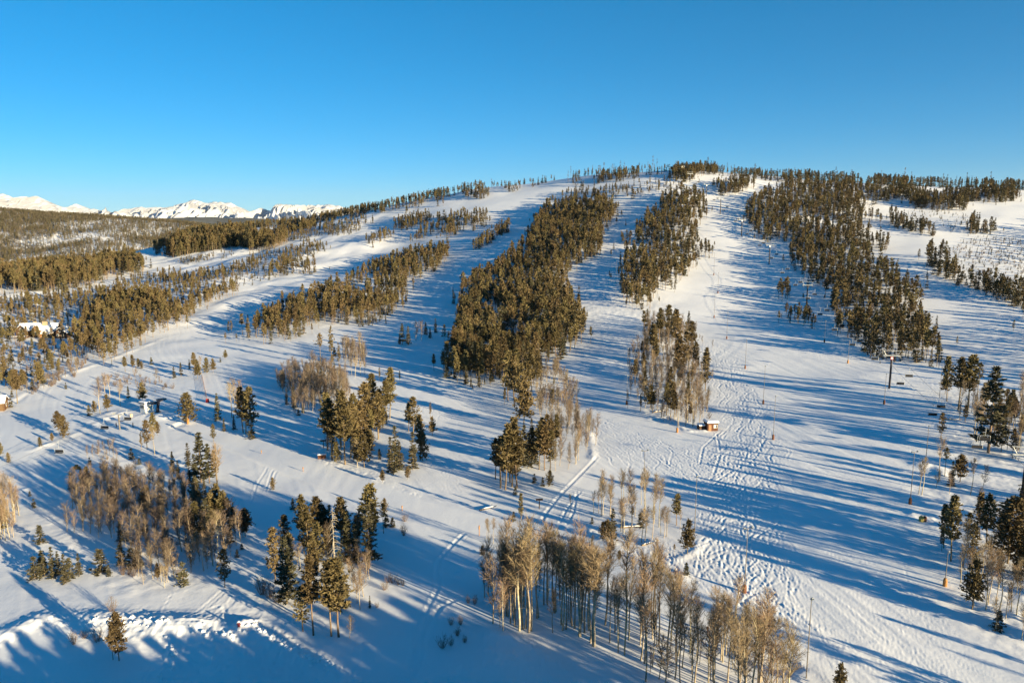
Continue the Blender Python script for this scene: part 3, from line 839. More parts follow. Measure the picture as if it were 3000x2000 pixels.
def grove(phrase, poly_px, mix, spacing, seed, hs=None, jitter=0.48, world=None, keep=1.0):
    """Fill an area of the hillside with trees at natural spacing."""
    g = np.random.default_rng(seed)
    poly = castpoly(poly_px) if world is None else np.array(world)
    x0, y0 = poly.min(0); x1, y1 = poly.max(0)
    if 224 < seed < 240 or 249 < seed < 263:
        spacing *= 0.74
    if seed in (219, 220, 236, 237, 280, 281, 282, 283):
        spacing *= 0.76
    x0 -= 10; x1 += 10; y0 -= 10; y1 += 10
    xs = np.arange(x0, x1 + spacing, spacing); ys = np.arange(y0, y1 + spacing, spacing * 0.87)
    X, Y = np.meshgrid(xs, ys)
    X = X + (np.arange(len(ys)) % 2)[:, None] * spacing * 0.5
    X = X + g.uniform(-jitter, jitter, X.shape) * spacing; Y = Y + g.uniform(-jitter, jitter, Y.shape) * spacing
    if seed in (219, 220, 236, 237, 280, 281, 282, 283):
        grow = 1.25
    elif 224 < seed < 240 or 249 < seed < 263:
        grow = 1.2
    else:
        grow = 1.0
    jx = 2.2 * noise(X / 11, Y / 11, seed); jy = 2.2 * noise(X / 11, Y / 11, seed + 7)
    m = inside(poly, X + jx, Y + jy) & (g.uniform(0, 1, X.shape) < keep)
    near = inside(poly, X + g.normal(0, 5.5, X.shape), Y + g.normal(0, 5.5, X.shape)) & ~m & (g.uniform(0, 1, X.shape) < 0.22)
    if world is None and spacing < 5.5 and keep == 1.0:
        m &= (noise(X / 13, Y / 13, seed + 3) < 0.5)
    stray = near & (spacing > 3.2)
    m = m | stray
    sm = stray[m]
    X = X[m]; Y = Y[m]
    ks = list(mix); wts = np.array([mix[k][0] for k in ks], float); wts /= wts.sum()
    pick = g.choice(len(ks), len(X), p=wts)
    for x, y, q, st_ in zip(X, Y, pick, sm):
        k = KIND[ks[q]]
        lo, hi = mix[ks[q]][1:3]
        d = math.hypot(x, y)
        if d > 330:
            k = {'pine': 'farpine', 'fullpine': 'farpine', 'thinpine': 'farpine', 'spruce': 'farspruce', 'young': 'farspruce', 'snag': 'farthin', 'aspen': 'sapling'}.get(k, k)
        TREES.append(dict(kind=k, x=float(x), y=float(y), h=float(g.uniform(lo, hi) * grow * (g.uniform(0.35, 0.8) if st_ else g.choice([1.0, 1.0, 1.0, 1.18, 0.72]))), rot=float(g.uniform(0, 6.28)), manual=False, wide=float(g.uniform(0.85, 1.2)), phrase=phrase))

# ---- single trees and small clumps of the near and middle ground
solo("round bushy pine with an orange pad round its trunk beside the lift terminal", 551, 1240, 88, 'F', 1.3)
cluster("by the chair path at the photo's left edge", 0, 1000, "F 540 820 180;F 590 885 200;F 370 975 90;F 480 922 82;F 80 1112 95;F 6 1040 112")
cluster("in the pair beside the orange marker", 0, 1000, "S 655 1358 165;S 752 1312 160")
cluster("scattered below the chair path", 0, 1000, "Y 825 1130 65;Y 1210 1080 95;Y 1280 1128 58;Y 275 1418 48;Y 312 1522 80")
cluster("just behind the white lift booth", 0, 1000, "Y 820 682 95;F 870 650 105;F 990 642 150;S 1182 532 120;F 1310 560 180;A 1105 592 240;A 920 672 330;A 1010 500 200;A 965 480 190")
cluster("in the clump below the white lift booth", 0, 1000, "T 1300 1000 170;P 1350 985 265;A 1422 1040 260;P 1405 900 245;F 1448 862 125")
cluster("in the dark clump above the sapling thicket", 0, 1000, "S 1590 1205 195;S 1640 1262 170;S 1730 1135 205;S 1742 1300 185;S 1792 1292 260;S 1850 1292 450;S 1925 1300 355;P 1992 1302 300;P 1960 905 165;A 2012 1425 480")
cluster("around the crest of the left snow ramp", 0, 1000, "S 1600 340 110;S 1665 322 130;P 1790 300 200;F 1815 342 172;F 1900 292 142;F 1960 282 122;A 1850 300 165;S 1742 252 90;F 2072 162 82;Y 2025 190 42;Y 1392 212 66")
cluster("beside the upper two-track lane", 0, 1000, "P 1152 278 142;P 1225 280 160;F 1275 247 92;F 1302 252 72;P 490 312 150;P 542 312 142;F 462 212 142;F 42 292 122;F 592 152 152")
cluster("by the log cabin at the left edge", 0, 1000, "P 162 572 312;F 122 432 172;F 212 432 172;S 392 402 222;Y 110 512 62;Y 100 602 82;Y 30 622 60")
cluster("in the dark stand right of the lift terminal", 0, 1000, "S 2002 722 245;S 2060 822 122;S 2152 812 135;P 2232 842 420;P 2312 872 455;P 2262 852 385;Y 2312 892 122;A 2130 700 320;A 2200 690 330;A 2160 640 300")
cluster("in the row of snowy firs above the plowed bank", 0, 1500, "Y 322 608 195;Y 395 562 205;S 412 592 205;S 488 602 285;S 540 565 210;S 600 648 265;S 730 585 205;Y 642 602 185")
solo("snow laden young fir standing alone right of the fir row", 296, 1677, 71, 'Y', 1.15)
solo("tiny snowy fir hugging the right foot of the lone fir", 319, 1686, 32, 'Y')
cluster("in the dark snowy trio below the thicket", 0, 1500, "Y 1112 482 182;Y 1210 508 182;Y 1266 492 142")
solo("small lone fir between the left thicket and the golden grove", 119, 1590, 53, 'Y')
solo("full tall pine in front of the plowed snow bank", 348, 1934, 138, 'F', 0.9)
solo("slim pine crowding the left side of the bank pine", 331, 1931, 100, 'T', 0.9)
cluster("behind and beside the plowed bank", 0, 1500, "b 1035 935 130;b 680 1210 150;b 890 1190 160;b 780 1160 100")
cluster("in the golden thicket above the snowfield", 0, 1500, "A 1485 640 170;A 1512 690 200;A 1545 640 170;A 1610 630 230;A 1780 480 260;A 1870 540 330;A 1905 520 200;A 1955 480 420;A 2008 420 430;A 1560 500 180;A 1830 430 260;A 2065 460 200;F 2255 225 260;P 1805 300 400;S 1905 262 380;S 2120 280 200;Y 1682 662 200;Y 2180 410 72;Y 2222 340 55;S 1110 280 200")
cluster("at the photo's left edge above the firs", 0, 1500, "A 12 250 320;A 50 260 300;A 90 250 280;A 125 230 230;A 70 190 300;F 22 200 260")
cluster("in the conifer clump by the track meadow", 750, 1450, "P 182 805 510;S 285 995 600;P 322 705 360;P 275 560 380;P 482 610 520;S 545 575 320;P 560 480 470;P 432 1262 420;P 525 1292 730;P 692 1305 690;P 762 1315 730;S 845 610 420;P 925 520 340;S 1040 660 560;P 1050 560 660;F 620 420 330;S 300 830 300;F 660 560 250")
solo("bleached dead conifer with drooping bare branches among green pines", 982, 1700, 218, 'D')
cluster("round the conifer clump by the track meadow", 750, 1450, "A 330 720 330;A 410 700 260;A 955 1045 350;A 865 830 250;A 935 640 250;a 900 880 240;a 930 990 260;a 985 930 300;a 1010 800 260;a 880 700 220;a 950 720 250;a 1040 770 280;a 860 1320 200;Y 340 130 100;T 1170 350 270;Y 1200 285 110;Y 1255 290 90;F 1180 140 130;b 60 910 200;b 120 940 180;b 200 980 160;b 1360 370 130;b 1370 240 90;b 1210 800 90;b 1260 805 100;b 1310 820 90;b 1350 830 80;b 1180 870 90;b 1110 1030 60;b 1880 1190 110;b 1710 1400 130;b 1790 1380 90;b 1850 1290 100;b 1950 990 90;b 2010 1000 100;b 1790 1190 90;b 1920 1350 80")
cluster("by the cat track's lower bend", 750, 1450, "A 2120 390 180;A 2140 430 210;A 2180 440 230;b 2080 545 90;a 2250 480 150;a 2310 460 200;Y 2080 540 85;a 2240 600 140")
solo("slender young pine where the narrow lane meets the cat track", 1527, 1528, 84, 'P', 0.8)
cluster("below the cat track bank", 1500, 1450, "Y 15 240 85;F 832 422 165;F 872 425 190;S 922 425 295;F 915 522 130;F 985 602 100;Y 735 262 62")
solo("dark bushy pine at the lower corner of the skied-out field", 2013, 1624, 98, 'F', 1.05)
solo("upright pine standing above the dark corner pine", 1981, 1538, 93, 'P', 1.2)
solo("spindly little pine left of the dark corner pine", 1975, 1630, 38, 'T')
solo("lone snowy shrub-like fir on the edge of the cat track", 2010, 1685, 35, 'Y', 1.2)
cluster("in the thin grove below the hut", 1500, 1450, "A 820 190 340;A 835 180 350;A 1000 330 300;A 1030 340 310;A 1100 300 300;A 1190 435 310;A 1220 445 320;A 1290 400 300;A 1400 390 290;A 1420 380 280;A 750 160 200;A 900 200 300;A 1130 200 280;T 1105 270 160;Y 1180 290 130")
cluster("in the pale stand in front of the cat track", 1500, 1450, "A 30 1050 760;A 70 1250 800;A 95 1230 760;A 160 1262 760;A 180 1240 780;A 230 1130 800;A 292 1005 640;A 392 1080 640;A 402 1070 600;A 452 1192 760;A 472 1242 800;A 500 1225 700;A 575 1222 720")
cluster("in the pale clump right of the stand's gap", 1500, 1450, "A 620 1295 820;A 642 1150 700;A 665 1262 780;A 722 1352 850;A 740 1382 870;A 756 1388 860;A 545 1200 680;A 700 1240 760;A 340 900 240;A 372 1260 380;A 240 1120 600")
cluster("in the open row above the bottom edge", 1500, 1450, "A 1880 1392 560;A 1922 1512 600;A 1935 1530 590;A 1965 1460 520;A 2050 1562 380;A 2150 1442 490;A 2232 1562 560;A 2260 1540 480;A 2020 1400 300;A 2310 1500 420")
cluster("in the mixed wood at the right edge", 2250, 1450, "P 1612 482 400;P 1675 605 600;T 1830 582 415;P 2000 492 500;F 2195 622 600;P 2160 505 470;S 2122 692 225;F 2345 700 360;F 1872 1048 450;Y 2110 1232 180;F 2290 830 260;P 2300 480 420;A 1770 802 350;A 1850 852 360;A 2002 1052 420;A 2022 1002 420;A 2092 1002 380;A 2232 1072 420;A 2282 1102 400;A 2185 1130 330;A 2090 1240 300;A 2330 1330 330;A 2120 860 350")
solo("dark pine top poking in at the bottom edge of the piste", 2460, 2035, 90, 'F')
cluster("at the piste edge below the red-plated tower", 2250, 950, "P 1642 705 405;F 1625 640 180;P 1752 785 480;P 1832 785 505;T 1920 700 340;A 1895 1005 335;P 2180 860 270;P 2240 905 300;A 1415 1565 350;A 1385 1560 300;A 1572 1435 395;T 1622 1405 260;S 1682 1482 225;F 1762 1442 245;A 1862 1565 340;a 1545 1500 170;a 1665 1560 200;a 1970 1520 230")
solo("large dark cone-shaped spruce towering at the right piste edge", 2895, 1326, 248, 'S', 1.28)
cluster("in the pine clump below the long forest island", 750, 950, "P 662 1155 520;P 702 1245 560;F 742 1272 190;P 822 1285 660;P 872 1225 520;A 932 1312 260;F 992 1312 290;P 1002 1055 520;P 902 1105 470;F 1042 1205 240;P 1122 1055 430;P 1232 865 460;F 1132 900 300;P 1202 905 390;P 1060 880 420;P 780 1130 480")
cluster("in the small spire clump beside the run", 750, 950, "S 1240 1365 330;S 1282 1335 400;S 1322 1335 260;S 1442 1325 335;P 1402 985 265;P 1445 1005 340;P 1512 1245 410;F 1532 1252 260;F 1622 1022 170;T 1602 865 155;F 1392 1422 112;F 1162 1452 112")
cluster("on the bare run above the thicket", 750, 950, "T 592 372 285;T 692 345 330;T 767 412 245;F 702 352 72;Y 720 290 80;T 1322 532 112;T 1135 520 130;A 912 482 180;A 965 330 260;A 880 470 150;A 960 470 140;A 1000 460 130;S 282 735 150;Y 390 835 60")
cluster("in the snowy dark pair on the shaded run", 750, 950, "S 1345 185 190;S 1400 190 170;S 1320 180 100;S 1650 75 130;S 1600 130 100;a 1470 150 170;a 1520 150 180;S 1560 100 120")
cluster("in the pine clump left of the narrow lane", 1500, 950, "P 5 1490 560;P 45 1500 640;P -60 1520 600;P -110 1500 480;F 112 940 440;F -20 1450 500;S 110 1310 380;P 180 1310 370;P 250 1330 430;P 300 1340 420;P 350 1330 360;P -150 1420 380;F 345 1485 145;Y 282 1485 82;Y 205 1455 82;S 600 972 170;P 370 765 175;Y 30 1560 80")
cluster("along the top of the aspen slope", 1500, 950, "P -80 560 420;P -40 700 460;P 20 760 480;P 70 800 440;P 130 700 360;P 180 640 420;P 40 560 340;P -100 420 300;P 150 480 320;F 60 460 200")
cluster("in the mixed island above the red hut", 1500, 950, "P 1545 535 430;P 1778 610 360;P 1775 445 230;P 1452 880 350;P 1420 840 300;P 1490 880 260;F 1270 770 210;T 1650 605 260;P 1300 330 330;S 1210 360 110;P 1350 180 330;P 1650 300 330;P 1600 420 360;P 1680 420 260;S 1240 40 180;S 1620 60 180;P 1500 250 380;P 1430 150 330;A 1290 560 290;A 1610 900 300;A 1660 940 300;A 1530 940 260;T 1180 800 170;T 1600 920 150;A 1650 600 240")

# ---- groves, front to back
grove("in the leafless thicket below the chair path", FV([(110, 1215), (200, 1215), (150, 1150), (250, 1090), (330, 1110), (430, 1140), (520, 1180), (560, 1235), (500, 1300), (420, 1335), (330, 1345), (290, 1260), (200, 1235)]),
      {'a': (0.86, 3.2, 6.8), 'b': (0.1, 1.5, 3.0), 'F': (0.04, 3, 6)}, 2.15, 201)
grove("in the thin twiggy patch under the chair path", Zm(0, 1000, [(860, 1100), (950, 1130), (1100, 1120), (1110, 1000), (900, 990)]), {'a': (0.8, 2.5, 5.5), 'b': (0.2, 1, 2.4)}, 2.7, 202)
grove("along the upper two-track lane", Zm(0, 1000, [(200, 520), (400, 450), (620, 350), (800, 250), (760, 200), (500, 300), (250, 440)]), {'b': (0.6, 1.2, 2.8), 'a': (0.4, 2.5, 5)}, 2.8, 203)
grove("on the ramp behind the lift booth", Zm(0, 1000, [(850, 420), (1100, 420), (1600, 450), (1600, 390), (1300, 330), (900, 330)]), {'b': (0.7, 1.0, 2.4), 'a': (0.3, 2, 4.5)}, 3.6, 204)
grove("in the dense thicket beside the pine clump", Zm(750, 950, [(200, 560), (250, 730), (330, 830), (450, 830), (600, 810), (780, 740), (940, 640), (800, 500), (600, 440), (300, 440)]), {'a': (0.92, 4.5, 7.5), 'S': (0.04, 4, 7), 'b': (0.04, 1.5, 3)}, 2.5, 205)
grove("in the twiggy knoll on the shaded run", Zm(750, 950, [(800, 340), (860, 390), (1010, 400), (1010, 250), (900, 190), (820, 260)]), {'a': (1, 4.5, 7.5)}, 2.8, 206)
grove("on the pale slope right of the pine clump", Zm(1500, 950, [(380, 420), (560, 650), (640, 880), (720, 1100), (720, 1230), (600, 1300), (410, 1330), (390, 1000), (250, 800), (200, 520)]), {'a': (0.9, 4, 7.5), 'A': (0.08, 7, 9), 'T': (0.02, 5, 8)}, 3.0, 207)
grove("in the mixed island above the red hut", Zm(1500, 950, [(1050, 540), (1100, 720), (1200, 780), (1300, 830), (1430, 900), (1550, 930), (1700, 960), (1780, 880), (1790, 640), (1720, 480), (1690, 300), (1640, 60), (1380, -20), (1230, 60), (1200, 200), (1070, 330)]),
      {'a': (0.83, 4, 7.5), 'A': (0.1, 7, 9), 'P': (0.07, 6, 10)}, 3.4, 208)
grove("in the open grove below the hut", Zm(1500, 1450, [(760, 170), (830, 200), (1030, 340), (1230, 450), (1420, 400), (1440, 300), (1330, 100), (1000, 0), (800, 0)]), {'A': (0.6, 7, 9.5), 'a': (0.4, 4, 6.5)}, 4.0, 209)
grove("in the tall pale stand in front of the cat track", Zm(1500, 1450, [(0, 1000), (60, 1200), (160, 1250), (240, 1130), (300, 1020), (420, 1090), (470, 1220), (620, 1290), (740, 1370), (770, 1200), (640, 1050), (480, 950), (300, 900), (60, 880)]), {'A': (0.9, 10.5, 13.5), 'a': (0.1, 4, 8)}, 2.4, 210)
grove("in the brown thicket at the stand's left end", Zm(1500, 1450, [(-290, 900), (-230, 1250), (-100, 1420), (-40, 1330), (40, 1180), (0, 950), (-150, 750)]), {'a': (0.75, 6, 9.5), 'A': (0.25, 8, 11)}, 2.0, 211)
grove("in the thick grove at the bottom edge", [(1755, 1890), (1790, 2010), (1950, 2050), (2130, 2130), (2360, 2120), (2340, 2010), (2240, 1985), (2080, 1960), (2000, 1880), (1900, 1820), (1800, 1800)], {'A': (0.75, 10, 13.5), 'a': (0.25, 5, 9)}, 2.3, 212)
grove("in the open row above the bottom edge", [(2080, 1890), (2130, 1945), (2250, 2000), (2340, 2010), (2320, 1920), (2200, 1890)], {'A': (0.7, 7, 10), 'a': (0.3, 3, 6)}, 3.6, 213)
grove("in the thin wood at the right edge", Zm(2250, 1450, [(1750, 800), (1850, 880), (2000, 1080), (2110, 1130), (2240, 1100), (2420, 1400), (2500, 1000), (2250, 720), (2000, 580), (1800, 560)]), {'A': (0.75, 6, 9.5), 'a': (0.25, 3, 6)}, 3.8, 214)
grove("behind the big dark spruce", Zm(2250, 950, [(1850, 1020), (1900, 1130), (2100, 1200), (2450, 1300), (2600, 800), (2352, 690), (2230, 760), (2150, 900), (1960, 760), (1760, 800), (1700, 900)]), {'A': (0.5, 7, 11), 'a': (0.25, 4, 7), 'P': (0.25, 6, 11)}, 3.8, 215)
grove("in the wood beyond the right frame edge", [(3020, 1300), (3300, 1250), (3900, 1350), (4100, 2000), (3900, 2400), (3350, 2250), (3180, 2020), (3060, 1700)], {'P': (0.6, 9, 13), 'F': (0.15, 7, 10), 'A': (0.25, 9, 12)}, 11, 216)
grove("in the right-edge opening", Zm(2250, 1450, [(1700, 400), (1780, 560), (2300, 720), (2352, 400), (2352, 0), (1900, -60), (1700, 100)]), {'F': (0.12, 3, 6), 'a': (0.6, 3, 6), 'b': (0.28, 1, 2)}, 7, 217)
grove("filling the conifer clump by the track meadow", Zm(750, 1450, [(180, 820), (300, 960), (420, 900), (440, 1240), (780, 1280), (860, 1000), (840, 700), (1060, 640), (1080, 480), (900, 400), (560, 420), (300, 560)]), {'P': (0.3, 6, 12), 'S': (0.3, 5, 11), 'a': (0.4, 4, 7)}, 3.6, 270)
grove("filling the pine clump below the long forest island", Zm(750, 950, [(660, 1150), (740, 1260), (960, 1290), (1050, 1200), (1150, 1020), (1220, 860), (1100, 830), (900, 900), (720, 1020)]), {'P': (0.5, 7, 12), 'F': (0.2, 4, 8), 'a': (0.3, 4, 6)}, 4.2, 271)
grove("filling the pine clump left of the narrow lane", Zm(1500, 950, [(-180, 1400), (-100, 1530), (60, 1510), (200, 1320), (360, 1330), (360, 1150), (150, 1100), (-50, 1250)]), {'P': (0.55, 8, 12), 'F': (0.25, 4, 8), 'S': (0.2, 6, 10)}, 4.6, 272)
grove("between the aspen slope and the forest island", Zm(1500, 950, [(-110, 420), (-80, 560), (0, 760), (120, 800), (220, 640), (330, 560), (250, 440), (60, 420)]), {'P': (0.6, 6, 10), 'a': (0.4, 4, 7)}, 4.2, 273)
grove("at the thicket's conifer end", FV([(415, 1100), (430, 1150), (500, 1180), (575, 1215), (578, 1245), (540, 1262), (500, 1240), (420, 1190)]), {'S': (0.5, 5, 9), 'F': (0.5, 5, 9)}, 5.0, 274)
grove("in the mixed wood at the right edge", Zm(2250, 1450, [(1780, 560), (1850, 700), (2100, 760), (2500, 900), (2700, 300), (2352, -60), (2200, 80), (2050, 300)]), {'P': (0.5, 8, 13), 'F': (0.2, 4, 8), 'a': (0.3, 4, 7)}, 7.0, 275)
cluster("standing round the timber lodge", 0, 900, "P 885 745 330;P 1190 725 260;P 620 730 300;F 1020 760 200;P 560 700 260;F 1330 700 200;P 300 740 260;P 780 740 260;F 150 725 180;P 400 695 360;F 950 925 220;S 745 965 280;P 1860 745 380;P 2080 1045 520;P 2250 1005 560;P 1480 1005 240;F 1560 1185 200;F 110 1035 200;P 1170 1335 380;F 520 1175 180;S 240 600 200;S 170 600 170", 7.84)
grove("at the photo's left edge above the firs", [(-70, 1480), (-70, 1600), (25, 1588), (52, 1550), (45, 1495)], {'A': (0.4, 7, 9), 'a': (0.6, 4, 7)}, 2.0, 290)
grove("right of the upper right run, cut by the frame", [(3030, 960), (3080, 930), (3300, 900), (3420, 1150), (3070, 1190)], {'P': (0.7, 8, 12), 'S': (0.3, 7, 11)}, 7.5, 291)
grove("right of the upper right run, cut by the frame", [(3010, 700), (3060, 690), (3200, 640), (3300, 760), (3060, 800)], {'P': (0.7, 8, 12), 'S': (0.3, 7, 11)}, 6.5, 292)
# unseen trees added below the frame to cast shade on the valley floor
grove("on the valley floor under the drone", None, {'P': (0.5, 10, 12), 'S': (0.5, 10, 12)}, 2.9, 218, world=[(-42, 18), (-36, 50), (-20, 61), (12, 65), (30, 52), (27, 20), (-10, 8)])
grove("on the valley floor under the drone", None, {'P': (0.6, 10, 13), 'S': (0.4, 9, 12)}, 4.0, 219, world=[(40, 38), (42, 58), (60, 58), (60, 40)])
grove("on the valley floor under the drone", None, {'P': (0.5, 9, 10), 'S': (0.5, 9, 10)}, 2.5, 221, world=[(-45, 58), (-25, 66), (-5, 69), (8, 67), (14, 62), (0, 60), (-20, 58), (-36, 46)])
# middle ground, left
grove("in the open ground round the timber lodge", [(-60, 1150), (60, 1150), (250, 1070), (330, 1020), (250, 985), (120, 1000), (-60, 1010)], {'F': (0.35, 3, 6.5), 'Y': (0.25, 1.5, 3.5), 'b': (0.3, 1, 2.2), 'P': (0.1, 6, 9)}, 6.5, 219)
grove("scattered over the hummocky cut-over snow", [(-60, 1010), (100, 975), (250, 950), (420, 900), (560, 870), (760, 830), (900, 780), (760, 770), (600, 800), (430, 805), (300, 850), (150, 870), (-60, 885)], {'Y': (0.5, 1.5, 4.5), 'F': (0.35, 3, 6.5), 'b': (0.15, 1, 2)}, 5.4, 220, keep=0.38)
grove("in the bare-stemmed belt above the two-track lane", FV([(170, 775), (180, 810), (250, 842), (310, 800), (385, 762), (442, 748), (450, 718), (500, 692), (545, 678), (530, 662), (450, 686), (390, 690), (300, 695), (215, 712), (180, 745)]), {'P': (0.75, 7, 10.5), 'T': (0.17, 7, 10), 'F': (0.08, 4, 6)}, 4.7, 322)
grove("in the dark wood on the far left", Zm(0, 500, [(-120, 1150), (150, 1130), (330, 1110), (600, 1090), (850, 1060), (1000, 1020), (1320, 960), (1330, 900), (1290, 850), (1150, 830), (800, 880), (400, 930), (0, 980), (-120, 1000)]), {'P': (0.8, 11, 16), 'S': (0.2, 11, 16)}, 4.8, 222)
grove("in the big wood left of the shaded run", FV([(555, 772), (600, 796), (690, 778), (745, 748), (820, 745), (905, 722), (935, 695), (930, 650), (965, 642), (1003, 622), (1028, 592), (1022, 578), (950, 585), (880, 612), (800, 655), (740, 678), (680, 706), (600, 745)]), {'P': (0.74, 8, 12), 'S': (0.2, 6, 11), 'T': (0.06, 8, 12)}, 4.3, 223)
grove("under the shaded lower rim of the big wood", FV([(815, 752), (850, 752), (905, 720), (900, 705), (840, 735)]), {'S': (0.8, 2, 4.5), 'F': (0.2, 2, 4)}, 3.2, 224)
grove("on the left run's upper islands", Zm(750, 450, [(1265, 690), (1400, 710), (1500, 660), (1625, 610), (1600, 580), (1480, 585), (1290, 650)]), {'P': (0.7, 5, 8), 'S': (0.3, 5, 8)}, 5.2, 225)
grove("on the left run's small knoll", Zm(750, 450, [(1020, 820), (1080, 860), (1180, 815), (1250, 780), (1235, 745), (1160, 755), (1090, 785), (1030, 790)]), {'P': (0.7, 5, 9), 'S': (0.3, 4, 7)}, 6.0, 226)
grove("in the ridge-side belt of the left runs", Zm(750, 450, [(1650, 630), (1700, 690), (1760, 800), (1860, 745), (1950, 700), (2090, 690), (2160, 650), (2165, 610), (2100, 570), (1900, 570), (1750, 600), (1660, 615)]), {'P': (0.7, 6, 9), 'S': (0.3, 5, 9)}, 6.0, 227, keep=0.75)
grove("in the scrub between the left runs", Zm(750, 450, [(1400, 830), (1500, 820), (1690, 760), (1700, 700), (1600, 690), (1480, 760)]), {'P': (0.8, 5, 9), 'Y': (0.2, 2, 4)}, 6.5, 228)
grove("in the small dark strip beside the central run", Zm(750, 450, [(2000, 885), (2035, 895), (2150, 825), (2200, 795), (2340, 715), (2300, 690), (2190, 755), (2060, 830)]), {'P': (0.6, 6, 9), 'S': (0.4, 6, 9)}, 4.2, 229)
grove("in the pale-stemmed belt under the left skyline", Zm(750, 450, [(-60, 910), (150, 880), (300, 820), (270, 770), (430, 740), (560, 705), (560, 690), (300, 735), (0, 800)]), {'P': (0.75, 8, 11), 'N': (0.25, 7, 10)}, 4.4, 231)
grove("in the dark belt right of the snowy saddle", Zm(0, 500, [(1530, 775), (1600, 805), (1850, 750), (2180, 700), (2352, 730), (2450, 690), (2352, 640), (2100, 590), (1900, 620), (1700, 650), (1560, 700)]), {'P': (0.65, 10, 14), 'S': (0.35, 10, 14)}, 4.8, 232)
grove("in the young belt along the upper left run", Zm(750, 450, [(260, 800), (480, 810), (620, 780), (840, 745), (970, 700), (960, 672), (700, 715), (450, 745)]), {'S': (0.5, 2.5, 5), 'P': (0.5, 3.5, 6)}, 5.0, 233)
grove("on the snow knoll of the upper left run", Zm(750, 450, [(200, 1030), (260, 1030), (480, 960), (620, 910), (660, 870), (540, 880), (330, 930), (220, 990)]), {'S': (0.5, 3, 6), 'P': (0.5, 5, 8)}, 5.2, 234)
grove("on the shaded shelf of the left run", Zm(750, 450, [(110, 1130), (250, 1130), (350, 1110), (530, 1110), (560, 1060), (450, 1060), (250, 1080), (130, 1090)]), {'S': (0.4, 3, 6), 'P': (0.6, 6, 10)}, 6, 235)
grove("beside the terrain bumps of the left run", Zm(0, 500, [(1620, 860), (1700, 870), (1900, 830), (2150, 800), (2160, 760), (1900, 790), (1650, 830)]), {'Y': (0.6, 2, 4), 'F': (0.4, 3, 5)}, 6, 236)
grove("in the open belt below the terrain bumps", Zm(0, 500, [(1380, 1040), (1520, 1050), (1790, 1040), (2150, 1010), (2352, 900), (2340, 850), (2150, 930), (1950, 980), (1500, 1000)]), {'Y': (0.4, 2, 4), 'F': (0.5, 3, 6), 'T': (0.1, 6, 9)}, 8, 237, keep=0.7)
grove("in the broken bands of the left middle slope", Zm(0, 500, [(-60, 1330), (200, 1250), (480, 1180), (800, 1150), (1050, 1130), (1500, 1110), (1800, 1060), (1750, 1130), (1400, 1200), (1050, 1250), (900, 1300), (600, 1330), (300, 1400)]), {'F': (0.6, 4, 7.5), 'Y': (0.25, 2, 4), 'T': (0.15, 7, 10)}, 5.6, 280, keep=0.4)
grove("in the broken bands of the left middle slope", Zm(0, 500, [(1080, 1170), (1300, 1180), (1500, 1190), (1600, 1250), (1400, 1330), (1100, 1290), (900, 1250)]), {'F': (0.6, 4, 7.5), 'P': (0.4, 6, 9)}, 4.6, 281, keep=0.75)
grove("in the scrub of the upper left runs", Zm(750, 450, [(-100, 960), (200, 900), (560, 830), (640, 850), (300, 930), (-60, 1030)]), {'Y': (0.5, 2, 4), 'F': (0.5, 3, 6)}, 6, 282, keep=0.7)
grove("in the scrub of the upper left runs", Zm(750, 450, [(560, 690), (800, 650), (1000, 620), (1080, 640), (860, 690), (600, 730)]), {'P': (0.5, 4, 8), 'S': (0.5, 4, 8)}, 6, 283, keep=0.7)
# the long central islands
grove("in the long central forest island", FV([(1066, 665), (1056, 770), (1018, 870), (1095, 895), (1200, 852), (1345, 802), (1335, 740), (1292, 668), (1312, 612), (1372, 596), (1388, 540), (1418, 497), (1402, 466), (1300, 474), (1240, 498), (1220, 540), (1190, 585), (1130, 628)]), {'P': (0.78, 9, 13), 'S': (0.2, 8, 12.5), 'T': (0.02, 9, 13)}, 4.2, 240)
grove("along the shaded front rim of the central island", FV([(1012, 868), (1095, 897), (1190, 858), (1180, 850), (1095, 884), (1020, 860)]), {'S': (1, 2.5, 5)}, 3.2, 241)
grove("at the top of the central island", [(1590, 620), (1612, 592), (1720, 588), (1800, 598), (1884, 582), (1888, 566), (1850, 553), (1790, 550), (1750, 565), (1690, 560), (1640, 580)], {'P': (0.6, 6, 9), 'S': (0.4, 5, 9)}, 5.0, 242)
grove("in the narrow island left of the main piste", Zm(1500, 450, [(1390, 430), (1345, 530), (1235, 610), (1150, 730), (1130, 810), (1000, 1010), (985, 1190), (1060, 1420), (1240, 1465), (1290, 1310), (1420, 1255), (1600, 1150), (1690, 1050), (1700, 950), (1690, 740), (1785, 620), (1790, 540), (1760, 440), (1650, 390), (1480, 390)]), {'P': (0.76, 8, 12), 'S': (0.22, 7, 11.5), 'T': (0.02, 9, 13)}, 4.3, 243)
grove("in the side clump of the narrow island", Zm(1500, 450, [(1690, 950), (1750, 960), (1860, 985), (1870, 930), (1780, 900), (1700, 890)]), {'P': (1, 7, 10)}, 5, 244)
grove("in the little outlier left of the narrow island", Zm(1500, 450, [(1005, 870), (1060, 895), (1115, 860), (1080, 790), (1010, 790)]), {'P': (1, 8, 11)}, 5, 245)
